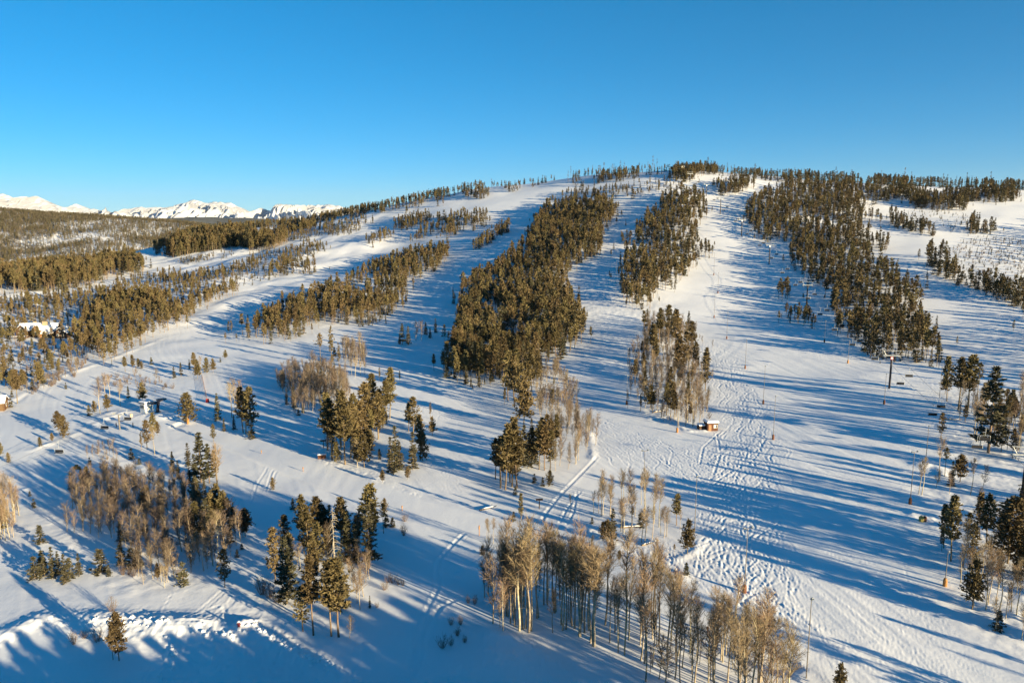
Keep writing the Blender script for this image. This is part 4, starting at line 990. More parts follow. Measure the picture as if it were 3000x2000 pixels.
grove("in the broad right-hand forest", [(2186, 640), (2205, 695), (2250, 712), (2310, 735), (2317, 797), (2349, 815), (2397, 848), (2429, 898), (2460, 950), (2441, 975), (2521, 1014), (2537, 1050), (2649, 1060), (2747, 1080), (2757, 1055), (2744, 985), (2706, 890), (2671, 866), (2668, 826), (2626, 805), (2556, 775), (2613, 726), (2553, 712), (2527, 667), (2527, 615), (2569, 598), (2569, 565), (2441, 553), (2360, 545), (2282, 560), (2234, 578), (2201, 600)], {'P': (0.76, 8, 12), 'S': (0.22, 7, 11.5), 'T': (0.02, 9, 13)}, 4.4, 246)
grove("along the lower rim of the right-hand forest", [(2460, 975), (2525, 1018), (2540, 1053), (2650, 1062), (2640, 1045), (2550, 1035), (2530, 1000)], {'S': (0.8, 3, 6), 'F': (0.2, 3, 6)}, 3.6, 247)
grove("in the shaded pair beside the lift line", [(2268, 880), (2285, 884), (2320, 880), (2320, 855), (2285, 850), (2270, 862)], {'P': (1, 7, 10)}, 4, 248)
grove("in the shaded clump under the lift line", [(2295, 940), (2330, 950), (2385, 972), (2392, 945), (2350, 925), (2310, 915)], {'P': (0.8, 6, 9), 'S': (0.2, 4, 6)}, 4, 249)
grove("beside the top of the main piste", Zm(1500, 450, [(1820, 310), (1870, 350), (1940, 388), (2050, 375), (2130, 360), (2190, 372), (2230, 340), (2200, 300), (2050, 270), (1900, 270)]), {'P': (0.6, 6, 9), 'S': (0.4, 5, 9)}, 4.8, 250)
grove("in the upper right strip", Zm(2250, 450, [(1000, 440), (1300, 430), (1310, 500), (1450, 520), (1600, 520), (1810, 530), (1840, 478), (2030, 472), (2280, 432), (2280, 375), (2000, 365), (1800, 385), (1500, 400), (1300, 350), (1000, 350)]), {'P': (0.6, 6, 9), 'S': (0.4, 5, 9)}, 4.8, 252)
grove("on the upper right run's first island", Zm(2250, 450, [(1100, 610), (1200, 695), (1320, 718), (1410, 735), (1540, 790), (1520, 750), (1420, 690), (1300, 655), (1220, 615), (1180, 580), (1110, 575)]), {'S': (0.6, 5, 8), 'P': (0.4, 5, 8)}, 4.6, 253)
grove("on the upper right run's second island", Zm(2250, 450, [(1780, 725), (1830, 742), (1980, 738), (2090, 724), (2165, 724), (2000, 680), (1900, 630), (1865, 560), (1845, 570), (1880, 640)]), {'S': (0.6, 5, 8), 'P': (0.4, 6, 10)}, 4.8, 254)
grove("along the left rim of the cut-over slope", Zm(2250, 450, [(1430, 1050), (1500, 1115), (1600, 1155), (1720, 1205), (1790, 1225), (1780, 1170), (1700, 1110), (1650, 1030), (1650, 940), (1570, 960), (1460, 990)]), {'P': (0.6, 7, 10), 'S': (0.4, 6, 9)}, 4.6, 255)
grove("in the long hedge-like belt of the right run", Zm(2250, 450, [(1830, 1205), (1980, 1295), (2100, 1335), (2230, 1405), (2420, 1440), (2420, 1340), (2200, 1270), (2000, 1210)]), {'P': (0.5, 6, 9), 'S': (0.5, 6, 9)}, 4.4, 256)
grove("dotted over the cut-over right slope", Zm(2250, 450, [(1680, 1000), (1760, 1080), (2352, 1200), (2420, 800), (1900, 760), (1700, 860)]), {'Y': (0.5, 1.0, 2.6), 'b': (0.5, 0.8, 2.0)}, 5.2, 257, keep=0.8)
grove("dotted over the upper right island", Zm(2250, 450, [(1220, 590), (1380, 670), (1700, 720), (1840, 620), (1800, 540), (1400, 520), (1230, 530)]), {'Y': (0.9, 1.2, 3), 'b': (0.1, 0.7, 1.5)}, 7.5, 258, keep=0.7)
grove("by the fork of the upper right run", Zm(2250, 450, [(880, 640), (1040, 680), (1050, 640), (950, 560), (880, 560)]), {'P': (0.5, 4, 8), 'N': (0.5, 5, 8)}, 6.5, 259)
grove("at the summit beside the lift house", [(1960, 530), (2010, 540), (2040, 520), (2095, 512), (2100, 503), (2050, 497), (2000, 502), (1960, 512)], {'P': (0.5, 5, 9), 'S': (0.5, 5, 9)}, 4.6, 260)
grove("just left of the summit", [(1715, 545), (1760, 538), (1845, 520), (1840, 510), (1760, 522)], {'P': (0.5, 5, 8), 'S': (0.5, 4, 8)}, 5, 261)
grove("on the snow dome under the summit", [(1870, 560), (1930, 570), (2000, 560), (2005, 540), (1930, 535), (1860, 545)], {'P': (0.6, 4, 7), 'S': (0.4, 3, 6)}, 8, 262)
grove("as lone spikes along the skyline snow", [(1600, 542), (1700, 536), (1860, 512), (1960, 500), (1860, 502), (1700, 528)], {'N': (0.8, 7, 12), 'S': (0.2, 3, 6)}, 13, 263, keep=0.7)
def crest_grove(phrase, p0, p1, d0, d1, spacing, mix, seed, keep=1.0, clump=0.0):
    """Trees along the skyline between two bearings, from d0 metres in front of the crest to d1 behind it."""
    g = np.random.default_rng(seed)
    Ys = np.arange(350, 1150, 5.0)
    def crest_y(px):
        a = (px - 1500) / F / cp
        z = ground_z(a * Ys, Ys)
        return Ys[np.argmax((z - CAMZ) / Ys)]
    n = int((p1 - p0) / F * 850 * (d0 + d1) / spacing ** 2)
    ks = list(mix); wts = np.array([mix[k][0] for k in ks], float); wts /= wts.sum()
    for i in range(n):
        px = g.uniform(p0, p1); cy = crest_y(px)
        y = cy + g.uniform(-d0, d1); x = (px - 1500) / F / cp * y
        if g.uniform() > keep or (clump and noise(np.array([x / 16]), np.array([y / 16]), seed)[0] < clump - 0.5):
            continue
        q = ks[g.choice(len(ks), p=wts)]; lo, hi = mix[q][1:3]
        k = {'P': 'farpine', 'S': 'farspruce', 'N': 'farthin', 'Y': 'farspruce'}[q]
        TREES.append(dict(kind=k, x=float(x), y=float(y), h=float(g.uniform(lo, hi)), rot=float(g.uniform(0, 6.28)), manual=False, wide=float(g.uniform(0.85, 1.25)), phrase=phrase))
PS = {'P': (0.5, 7, 11), 'S': (0.44, 7, 11), 'N': (0.06, 8, 12)}
PL = {'P': (0.45, 5, 8), 'S': (0.5, 4, 9), 'N': (0.05, 8, 12)}
crest_grove("on the ridge beyond the snowy saddle", 470, 760, 75, 30, 5.0, PS, 601, clump=0.15)
crest_grove("along the left skyline ridge", 740, 1180, 60, 25, 4.8, PS, 602, clump=0.22)
crest_grove("along the left skyline ridge", 1180, 1420, 75, 20, 5.2, PS, 603, clump=0.3)
crest_grove("along the left skyline ridge", 1400, 1570, 70, 15, 5.4, PL, 604, clump=0.35)
crest_grove("on the bare snow shoulder of the skyline", 1560, 1680, 45, 10, 13, PL, 605)
crest_grove("just left of the summit", 1670, 1860, 60, 12, 5.0, PL, 606, clump=0.25)
crest_grove("just left of the summit", 1850, 1975, 45, 10, 9, PL, 607)
crest_grove("at the summit beside the lift house", 1960, 2110, 38, 18, 4.6, PL, 608, clump=0.2)
crest_grove("beside the top of the main piste", 2120, 2280, 55, 20, 4.8, PL, 609, clump=0.2)
crest_grove("along the right skyline", 2270, 2620, 55, 25, 5.0, PS, 610, clump=0.22)
crest_grove("along the right skyline", 2610, 2920, 45, 20, 5.4, PS, 611, clump=0.33)
crest_grove("along the right skyline", 2900, 3090, 22, 20, 5.5, PS, 612, clump=0.3)
for px_, hp_ in ((1672, 34), (1735, 30), (1768, 36), (1797, 30), (1815, 38), (1870, 30), (1910, 46), (1895, 30), (2070, 42), (2138, 22), (2443, 44), (2490, 38), (2577, 40), (2618, 36), (2645, 52), (2665, 42), (2757, 40), (2770, 38), (2797, 34), (2826, 44), (2896, 48), (2940, 30), (2962, 28), (1183, 22), (1230, 26), (1265, 22), (1360, 22)):
    x, y, z = cast1(px_, 480)
    TREES.append(dict(kind='farthin' if px_ % 2 else 'snag', x=x, y=y - 6, h=max(4, height_for(x, y - 6, float(ground_z(x, y - 6)), hp_)), rot=px_ * 1.0, manual=False, wide=1.0, phrase="standing up from the skyline"))
# ------------------------------------------------------------------ turning the planting into objects
PROTO = bpy.data.collections.new("tree_kinds")            # never linked to the scene: only the far forests draw on it
def scaled_empty(name, loc, rot, sc):
    o = bpy.data.objects.new(name, None)
    o.empty_display_size = 0.5
    o.location = loc; o.rotation_euler = (0, 0, rot); o.scale = sc
    COL.objects.link(o)
    return o

xs = np.array([t['x'] for t in TREES]); ys = np.array([t['y'] for t in TREES])
zs = full_z(xs, ys)
for t, z in zip(TREES, zs):
    t['z'] = float(z) - 0.08
    u, v = to_pix(t['x'], t['y'], t['z']); u2, v2 = to_pix(t['x'], t['y'], t['z'] + t['h'])
    t['pxh'] = float(v - v2); t['u'] = float(u); t['v'] = float(v)
    t['in'] = -25 < u < 3025 and v2 < 1995 and v > 0 and t['y'] > 60
    n = len(VAR[t['kind']])
    t['var'] = int(rng.integers(n))
SIZEWORD = lambda t: ("tall " if t['h'] > 10 else "") if t['kind'] in ('pine', 'spruce', 'aspen', 'farpine', 'farspruce') else ""
fam = {}
for t in TREES:
    fam.setdefault(FAMILY[t['kind']][0], []).append(t)
PARTS = {'aspen': ('trunk', 'twigs'), 'sapling': ('trunk', 'twigs'), 'bush': ('stems', 'twigs'), 'dead': ('trunk', 'branches')}
CAP = 290
single = {}
for fname, ts in fam.items():
    ins = [t for t in ts if t['in']]
    ins.sort(key=lambda t: (not t['manual'], -t['pxh']))
    own = ins[:CAP]; ids = set(map(id, own))
    rest = [t for t in ts if id(t) not in ids]
    cat = FAMILY[ts[0]['kind']][1]
    for t in own:
        tm, cm, jm, H = VAR[t['kind']][t['var']]
        s = t['h'] / H
        sc = (s * t['wide'], s * t['wide'], s)
        if t['manual']:
            lab = t['label']; grp = None
        else:
            lab = "%s %s" % ({'pine': 'tall bare-stemmed pine', 'farpine': 'slender pine', 'fullpine': 'low bushy pine', 'thinpine': 'thin pine', 'spruce': 'dark pointed spruce', 'farspruce': 'small dark spruce',
                              'young': 'small young conifer', 'aspen': 'tall leafless aspen', 'sapling': 'slim leafless sapling', 'bush': 'low leafless bush', 'snag': 'scraggy weathered tree', 'farthin': 'thin weathered tree'}[t['kind']], t['phrase'])
            lab = ' '.join(lab.split()[:16]); grp = lab.replace('tall ', '').replace('small ', '') + ' group'
        if t['pxh'] > 62:
            o = scaled_empty(fname, (t['x'], t['y'], t['z']), t['rot'], sc)
            for nm, me in zip(PARTS.get(t['kind'], ('trunk', 'crown')), (tm, cm)):
                c = bpy.data.objects.new(nm, me); COL.objects.link(c); c.parent = o
        else:
            o = bpy.data.objects.new(fname, jm); COL.objects.link(o)
            o.location = (t['x'], t['y'], t['z']); o.rotation_euler = (0, 0, t['rot']); o.scale = sc
        o['label'] = lab; o['category'] = cat
        if grp:
            o['group'] = grp
    fam[fname] = rest

# far forests: one object each, its trees placed as instances on the points of a mesh
PIDX = {}
def proto(kind, i):
    k = (kind, i)
    if k not in PIDX:
        o = bpy.data.objects.new("tree_kind_%03d" % len(PIDX), VAR[kind][i][2]); PROTO.objects.link(o)
        PIDX[k] = len(PIDX)
    return PIDX[k]
def forest_nodes():
    ng = bpy.data.node_groups.new("plant_trees", 'GeometryNodeTree')
    ng.interface.new_socket("Geometry", in_out='INPUT', socket_type='NodeSocketGeometry')
    ng.interface.new_socket("Geometry", in_out='OUTPUT', socket_type='NodeSocketGeometry')
    N = ng.nodes; Lk = ng.links
    gi = N.new("NodeGroupInput"); go = N.new("NodeGroupOutput")
    ci = N.new("GeometryNodeCollectionInfo"); ci.inputs["Collection"].default_value = PROTO
    ci.inputs["Separate Children"].default_value = True; ci.inputs["Reset Children"].default_value = True
    ip = N.new("GeometryNodeInstanceOnPoints"); ip.inputs["Pick Instance"].default_value = True
    def attr(nm, ty):
        a = N.new("GeometryNodeInputNamedAttribute"); a.data_type = ty; a.inputs[0].default_value = nm
        return a.outputs[0]
    Lk.new(gi.outputs[0], ip.inputs["Points"]); Lk.new(ci.outputs[0], ip.inputs["Instance"])
    Lk.new(attr("tree_index", 'INT'), ip.inputs["Instance Index"])
    cx_ = N.new("ShaderNodeCombineXYZ"); Lk.new(attr("tree_turn", 'FLOAT'), cx_.inputs[2])
    Lk.new(cx_.outputs[0], ip.inputs["Rotation"])
    Lk.new(attr("tree_scale", 'FLOAT_VECTOR'), ip.inputs["Scale"])
    Lk.new(ip.outputs[0], go.inputs[0])
    return ng
FOREST = None
def forest(name, label, cat, ts):
    global FOREST
    if not ts:
        return
    if FOREST is None:
        FOREST = forest_nodes()
    me = bpy.data.meshes.new(name)
    me.vertices.add(len(ts))
    me.vertices.foreach_set("co", np.array([(t['x'], t['y'], t['z']) for t in ts], np.float32).ravel())
    a = me.attributes.new("tree_index", 'INT', 'POINT'); a.data.foreach_set("value", np.array([proto(t['kind'], t['var']) for t in ts], np.int32))
    a = me.attributes.new("tree_turn", 'FLOAT', 'POINT'); a.data.foreach_set("value", np.array([t['rot'] for t in ts], np.float32))
    sc = []
    for t in ts:
        s = t['h'] / VAR[t['kind']][t['var']][3]
        sc.append((s * t['wide'], s * t['wide'], s))
    a = me.attributes.new("tree_scale", 'FLOAT_VECTOR', 'POINT'); a.data.foreach_set("vector", np.array(sc, np.float32).ravel())
    o = bpy.data.objects.new(name, me); COL.objects.link(o)
    m = o.modifiers.new("trees", 'NODES'); m.node_group = FOREST
    o['kind'] = 'stuff'; o['label'] = label; o['category'] = cat
FN = {'pine_tree': ("pine_forest", "dense olive pine forest covering the islands between the ski runs", "forest"),
      'spruce_tree': ("spruce_forest", "dark spruces mixed through the far forest and along the skyline", "forest"),
      'young_conifer': ("young_growth", "young conifers thinly scattered over far snow", "undergrowth"),
      'aspen_tree': ("aspen_woods", "leafless aspen wood filling out the pale groves", "wood"),
      'aspen_sapling': ("sapling_thicket", "brown leafless sapling thicket in the groves", "thicket"),
      'bare_shrub': ("shrub_undergrowth", "low leafless shrubs scattered over the snow", "undergrowth"),
      'weathered_tree': ("weathered_trees", "scraggy weathered trees along the far skyline", "trees")}

# ------------------------------------------------------------------ beyond the hill: valley hill, far ridge, snow range
def ridge_obj(name, label, V, shape, mats_, kind='structure'):
    me = new_mesh(name, V, grid_faces(*shape), mats_)
    o = bpy.data.objects.new(name, me); COL.objects.link(o)
    o['kind'] = kind; o['label'] = label
    return o
def px_to_x(px, Y):
    return (px - 1500) / F * Y / cp * 1.0
def elev(py, Y):
    return CAMZ + Y * math.tan(math.atan((1000 - py) / F) - PITCH)
# valley hill on the left, crest about 3 km out
hx = np.linspace(-3600, -300, 190); hv = np.linspace(0, 1, 110)
HX, HV = np.meshgrid(hx, hv)
HY = 1500 + HV * 2300
crest_px = np.array([-1500, -600, 0, 130, 320, 430, 520, 600, 720, 900, 1100])
crest_py = np.array([612, 610, 615, 624, 637, 645, 651, 660, 680, 700, 720])
pxs = 1500 + HX / 3000 * F * cp
cz = np.array([elev(p, 3000) for p in np.interp(pxs.ravel(), crest_px, crest_py)]).reshape(HX.shape)
tt = np.clip(HV / 0.65, 0, 1)
HZ = -135 + (cz + 135) * (tt ** 1.15) - np.clip(HV - 0.65, 0, 1) * 160 + 20 * fbm(HX / 300, HY / 300, 301, 4) * np.sin(np.clip(tt, 0, 1) * math.pi) + 2.5 * fbm(HX / 60, HY / 60, 305, 2)
# a nearer shoulder that climbs toward the saddle
sh = np.exp(-((HX + 700 + 0.1 * (HY - 1500)) / 330) ** 2) * np.exp(-((HY - 1750) / 300) ** 2)
HZ = HZ + 34 * sh
valley_hill = ridge_obj("hills", "distant wooded hill with snowy clearings at the photo's left", np.stack([HX, HY, HZ], -1).reshape(-1, 3), HX.shape, [M_SNOW])
g = np.random.default_rng(400)
n = 90000
rx = g.uniform(-2900, -500, n); ry = 1500 + g.uniform(0, 1, n) * 1650
rz = bil(HZ, hx[0], 1500, 1.0, hx[0] + (rx - hx[0]) / (hx[1] - hx[0]), 1500 + (ry - 1500) / (2300 / 109))
dens = 0.5 * fbm(rx / 190, ry / 330, 410, 4) + 0.27 + 0.5 * np.clip((ry - 2500) / 400, 0, 1)
ppx, ppy = to_pix(rx, ry, rz)
ok = (g.uniform(0, 1, n) < np.clip(dens * 1.5 + 0.12, 0.1, 1)) & (ppx > -150) & (ppx < 1000)
hill_ts = []
for x, y, z in zip(rx[ok], ry[ok], rz[ok]):
    k = 'hillpine' if g.uniform() < 0.72 else 'hillgrey'
    hill_ts.append(dict(kind=k, var=int(g.integers(2)), x=float(x), y=float(y), z=float(z) - 0.3, h=float(g.uniform(9, 16)), rot=float(g.uniform(0, 6.28)), wide=float(g.uniform(1.0, 1.5))))
M_HILLG = mat("grey_standing_wood", (0.17, 0.135, 0.095), 0.85, rand=0.25)
M_HILLN = mat("hill_needles", (0.10, 0.085, 0.045), 0.8, rand=0.25)
for i in range(2):
    variant('hillpine', 'hillpine%d' % i, spruce(500 + i, 12, 2.2, 0.08, nb=16, per=3, size=1.0, k=2), 12, M_BARK, [M_HILLN, M_BARK, M_BSNOW])
    variant('hillgrey', 'hillgrey%d' % i, spruce(510 + i, 12, 1.5, 0.1, nb=13, per=3, size=0.8, k=2), 12, M_HILLG, [M_HILLG, M_HILLG, M_BSNOW])

# forested far ridge, 9 km out, in the gap under the range
fx = np.linspace(-9500, -1500, 260); fv = np.linspace(0, 1, 24)
FX, FVv = np.meshgrid(fx, fv)
FY = 7600 + FVv * 2600
fpx = 1500 + FX / 9000 * F * cp
fcy = np.interp(fpx.ravel(), [-900, 0, 300, 420, 560, 640, 760, 900, 1100], [640, 642, 640, 643, 636, 635, 637, 645, 660])
fcz = np.array([elev(p, 9000) for p in fcy]).reshape(FX.shape)
tt = np.clip(FVv / 0.54, 0, 1)
FZ = -160 + (fcz + 160) * tt ** 0.9 - np.clip(FVv - 0.54, 0, 1) * 250 + 14 * fbm(FX / 260, FY / 260, 320, 4) * np.sin(tt * 2.6)
M_RIDGE = mat("far_forest", (0.105, 0.105, 0.095), 0.9, 0.004, 0.35)
ridge_obj("far_ridge", "slate coloured wooded ridge below the snowy range", np.stack([FX, FY, FZ], -1).reshape(-1, 3), FX.shape, [M_RIDGE])

# the snowy range
def range_material():
    m = bpy.data.materials.new("range_snow"); m.use_nodes = True
    t = m.node_tree; b = t.nodes["Principled BSDF"]; b.inputs["Roughness"].default_value = 0.8; b.inputs["Specular IOR Level"].default_value = 0.1
    at = t.nodes.new("ShaderNodeAttribute"); at.attribute_name = "rock"
    mx = t.nodes.new("ShaderNodeMix"); mx.data_type = 'RGBA'
    mx.inputs["A"].default_value = (0.66, 0.66, 0.67, 1); mx.inputs["B"].default_value = (0.20, 0.20, 0.215, 1)
    t.links.new(at.outputs["Fac"], mx.inputs["Factor"]); t.links.new(mx.outputs["Result"], b.inputs["Base Color"])
    return m
mpx = np.array([-400, -150, -60, 0, 20, 50, 85, 95, 115, 140, 150, 165, 200, 230, 245, 262, 290, 315, 350, 400, 430, 445, 470, 480, 520, 545, 560, 590, 605, 635, 670, 700, 735, 750, 790, 830, 860, 880, 915, 935, 960, 985, 1015, 1050, 1100, 1200, 1400])
mpy = np.array([610, 590, 596, 585, 575, 566, 580, 588, 578, 581, 575, 590, 600, 612, 606, 598, 612, 614, 634, 624, 609, 605, 610, 606, 608, 604, 596, 586, 586, 594, 592, 595, 610, 630, 642, 617, 604, 606, 600, 603, 599, 597, 605, 613, 624, 640, 660])
YR = 25000.0
mx_ = np.linspace((-300 - 1500) / F * YR / cp, (1250 - 1500) / F * YR / cp, 1300)
mv = np.linspace(0, 1, 110)
MX, MV = np.meshgrid(mx_, mv)
MY = YR - 5200 + MV * 7200                                # crest at MV = 0.722
qpx = 1500 + mx_ / YR * F * cp
crz = np.array([elev(p, YR) for p in np.interp(qpx, mpx, mpy)])
crz = crz + 22 * noise(mx_ / 170, mx_ * 0, 330) + 12 * noise(mx_ / 70, mx_ * 0, 331)
base_z = -260.0
up = np.clip(MV / 0.722, 0, 1); down = np.clip((MV - 0.722) / 0.278, 0, 1)
wx = MX + 260 * fbm(MX / 1500, MY / 1500, 340, 2)
gul = 0.7 * np.abs(noise(wx / 520, MY / 2600, 341)) + 0.6 * np.abs(noise(wx / 210, MY / 1300, 342)) + 0.42 * np.abs(noise(wx / 95, MY / 700, 343)) + 0.2 * np.abs(noise(wx / 45, MY / 400, 344))
MZ = base_z + (crz[None, :] - base_z) * np.where(MV < 0.722, up ** 1.45, 1 - 0.5 * down) + (gul - 0.55) * 430 * np.sin(np.clip(up, 0, 1) * math.pi) ** 0.8 * (MV < 0.722)
gz = np.gradient(MZ, axis=0) / (7200 / 109); gxx = np.gradient(MZ, axis=1) / (mx_[1] - mx_[0])
steep = np.hypot(gz, gxx)
rock = np.clip((steep - 0.72) * 1.5 + 0.8 * fbm(MX / 120, MY / 300, 350, 4) - 0.05, 0, 0.7) * np.clip((up - 0.35) * 3, 0, 1)
tree_l = np.clip((0.30 - up) * 5 + 0.8 * fbm(MX / 300, MY / 600, 352, 3), 0, 1)
rock = np.maximum(rock, tree_l * 0.9)
mo = ridge_obj("mountains", "jagged snow covered mountain range on the horizon", np.stack([MX, MY, MZ], -1).reshape(-1, 3), MX.shape, [range_material()])
a = mo.data.attributes.new("rock", 'FLOAT', 'POINT'); a.data.foreach_set("value", rock.astype(np.float32).ravel())

for fname, rest in fam.items():
    if fname in FN and rest:
        nm, lab, cat = FN[fname]
        forest(nm, lab, cat, rest)
forest("distant_woods", "grey brown woods patching the distant hill", "woods", hill_ts)
# ------------------------------------------------------------------ built things
M_STEEL = mat("galvanised_steel", (0.42, 0.43, 0.42), 0.5, 3.0, 0.2, metallic=0.3)
M_DARK = mat("dark_painted_steel", (0.025, 0.022, 0.03), 0.5, 2.0, 0.3)
M_SEAT = mat("black_seat_vinyl", (0.02, 0.02, 0.022), 0.6)
M_SIGNW = mat("sign_white", (0.8, 0.8, 0.78), 0.5)
M_SIGNR = mat("sign_red", (0.55, 0.05, 0.03), 0.5)
M_SIGNY = mat("sign_yellow", (0.40, 0.32, 0.10), 0.5)
M_PAD = mat("orange_pad", (0.36, 0.17, 0.055), 0.6, 3.0, 0.2)
M_PADB = mat("rust_brown_pad", (0.16, 0.065, 0.035), 0.7, 3.0, 0.25)
M_POLE = mat("weathered_pole", (0.17, 0.15, 0.13), 0.6, 2.0, 0.25)
M_LAMP = mat("lamp_housing", (0.35, 0.36, 0.36), 0.4)
M_GLASS = mat("window_glass", (0.05, 0.07, 0.09), 0.12, spec=0.6)
M_LOG = mat("red_brown_boards", (0.095, 0.042, 0.025), 0.75, 6.0, 0.35)
M_LOGD = mat("dark_brown_boards", (0.085, 0.05, 0.032), 0.8, 5.0, 0.35)
M_DOOR = mat("tan_door", (0.34, 0.17, 0.085), 0.6, 3.0, 0.2)
M_FRAME = mat("pale_window_frame", (0.72, 0.66, 0.52), 0.6)
M_WHITE = mat("white_painted_panels", (0.78, 0.77, 0.72), 0.6, 2.0, 0.08)
M_TIMB = mat("honey_timber", (0.18, 0.11, 0.055), 0.7, 4.0, 0.3)
M_STONE = mat("chimney_stone", (0.33, 0.26, 0.16), 0.85, 5.0, 0.35)
M_ROPE = mat("wire_rope", (0.12, 0.12, 0.125), 0.5)

def obj(name, mb, m, parent=None, smooth=False):
    ms = m if isinstance(m, list) else [m]
    o = bpy.data.objects.new(name, mb.mesh(name, ms, smooth)); COL.objects.link(o)
    if parent is not None:
        o.parent = parent
    return o
def thing(name, label, cat, loc, rz=0.0, group=None):
    o = bpy.data.objects.new(name, None); COL.objects.link(o)
    o.location = loc; o.rotation_euler = (0, 0, rz); o.empty_display_size = 0.5
    o['label'] = label; o['category'] = cat
    if group:
        o['group'] = group
    return o
def gz(x, y):
    return float(full_z(np.array([x]), np.array([y]))[0])
def at(px, py):
    x, y, _ = cast1(px, py)
    return x, y, gz(x, y)
def B(*boxes):
    mb = MB()
    for b in boxes:
        mb.box(*b)
    return mb
def bar(mb, a, b, r, k=6, mi=0):
    mb.tube([a, b], [r, r], k, mi, True)

# ---- chairlift on the main piste: towers on one line up the hill, two ropes, chairs
tp = [(2992, 1478, 1330), (2605, 1138, 1040), (2362, 903, 832), (2253, 774, 712), (2172, 692, 643), (2110, 628, 580), (2069, 574, 540), (2021, 533, 508)]
TW = []
for px, pb, pt in tp:
    x, y, z = at(px, pb)
    TW.append([x, y, z, max(7.5, min(13.0, height_for(x, y, z, pb - pt)))])
# straighten the line a little: a lift runs true from end to end
TWA = np.array(TW)
topx, topy, topz = at(2004, 507)
HALF = 2.45
rope_pts = [[], []]
tower_words = ["yellow number plate at the photo's right edge", "red framed plate beside the forest's lower corner", "its lower half among the shaded clump under the line", "nearest below the shaded forest bend",
               "round white lamp on the open shaded piste", "bare arms, alone on the upper piste", "white plate beside the narrow island's top", "the highest one under the summit"]
for i, (x, y, z, h) in enumerate(TW):
    j0 = max(i - 1, 0); j1 = min(i + 1, len(TW) - 1)
    ang = math.atan2(TW[j1][1] - TW[j0][1], TW[j1][0] - TW[j0][0]) - math.pi / 2
    t = thing('lift_tower', "dark steel lift tower with %s" % tower_words[i], 'lift tower', (x, y, z - 0.3), ang, 'towers of the main chairlift')
    mb = MB(); mb.tube([[0, 0, 0], [0, 0, h * 0.5], [0, 0, h]], [0.36, 0.32, 0.27], 12, 0, True); obj('post', mb, M_DARK, t, True)
    mb = B(((0, 0, h + 0.1), (2 * HALF + 0.5, 0.34, 0.34))); obj('crossarm', mb, M_STEEL, t)
    fr = MB()
    for s in (-1, 1):
        bar(fr, [s * (HALF - 0.55), 0, h + 0.3], [s * (HALF + 0.25), 0, h + 1.75], 0.07)
    bar(fr, [-(HALF + 0.55), 0, h + 1.8], [HALF + 0.55, 0, h + 1.8], 0.09)
    obj('lifting_frame', fr, M_STEEL, t)
    for s in (-1, 1):
        sh_ = MB(); sh_.box((s * HALF, 0, h - 0.12), (0.16, 3.0, 0.22))
        for q in (-1.2, -0.4, 0.4, 1.2):
            sh_.tube([[s * HALF - 0.07, q, h - 0.32], [s * HALF + 0.07, q, h - 0.32]], [0.22, 0.22], 10, 0, True)
        obj('sheave_train', sh_, M_STEEL, t)
    if i in (0, 1, 3, 4, 6):
        sg = obj('number_plate', B(((0, -0.40, h - 0.75), (0.95, 0.05, 0.95))), M_SIGNR if i == 1 else (M_SIGNY if i == 0 else M_SIGNW), t)
        if i == 1:
            obj('plate_face', B(((0, -0.435, h - 0.72), (0.66, 0.02, 0.66))), M_SIGNW, sg)
    ld = MB()
    for s in (-1, 1):
        bar(ld, [0.42, s * 0.17, 1.5], [0.34, s * 0.17, h], 0.02, 4)
    for q in range(int((h - 1.6) / 0.45)):
        bar(ld, [0.41 - 0.07 * q / 20, -0.17, 1.7 + q * 0.45], [0.41 - 0.07 * q / 20, 0.17, 1.7 + q * 0.45], 0.014, 4)
    obj('ladder', ld, M_STEEL, t)
    if i in (2, 3, 5):
        wp = MB(); wp.box((0, 0, h * 0.62), (1.5, 0.7, 0.06)); obj('work_platform', wp, M_STEEL, t)
    for s in (0, 1):
        ss = -1 if s == 0 else 1
        rope_pts[s].append((x + ss * HALF * math.cos(ang), y + ss * HALF * math.sin(ang), z - 0.3 + h - 0.08))
# ropes sag between towers; below the first tower they run on toward the base terminal out of frame
ropes = []
for s in (0, 1):
    pts = rope_pts[s]
    d = np.array(pts[0]) - np.array(pts[1]); d[2] = 0
    d /= np.linalg.norm(d)
    pts = [tuple(np.array(pts[0]) + d * 60 + np.array([0, 0, -1.0]))] + pts + [(topx + (-1.9 if s == 0 else 1.9), topy, topz + 5.2)]
    path = []
    for a, b in zip(pts[:-1], pts[1:]):
        a = np.array(a); b = np.array(b); L = np.linalg.norm(b - a)
        for k in range(12):
            u = k / 12
            path.append(a + (b - a) * u - np.array([0, 0, 1]) * L * 0.028 * 4 * u * (1 - u))
    path.append(np.array(pts[-1]))
    path = np.array(path); ropes.append(path)
    mb = MB(); mb.tube(path, np.full(len(path), 0.036), 5)
    o = obj('haul_rope', mb, M_ROPE, None, True)
    o['label'] = ("thin steel haul rope on the uphill side, left row of chairs", "thin steel haul rope on the downhill side, right row of chairs")[s]; o['category'] = 'lift cable'

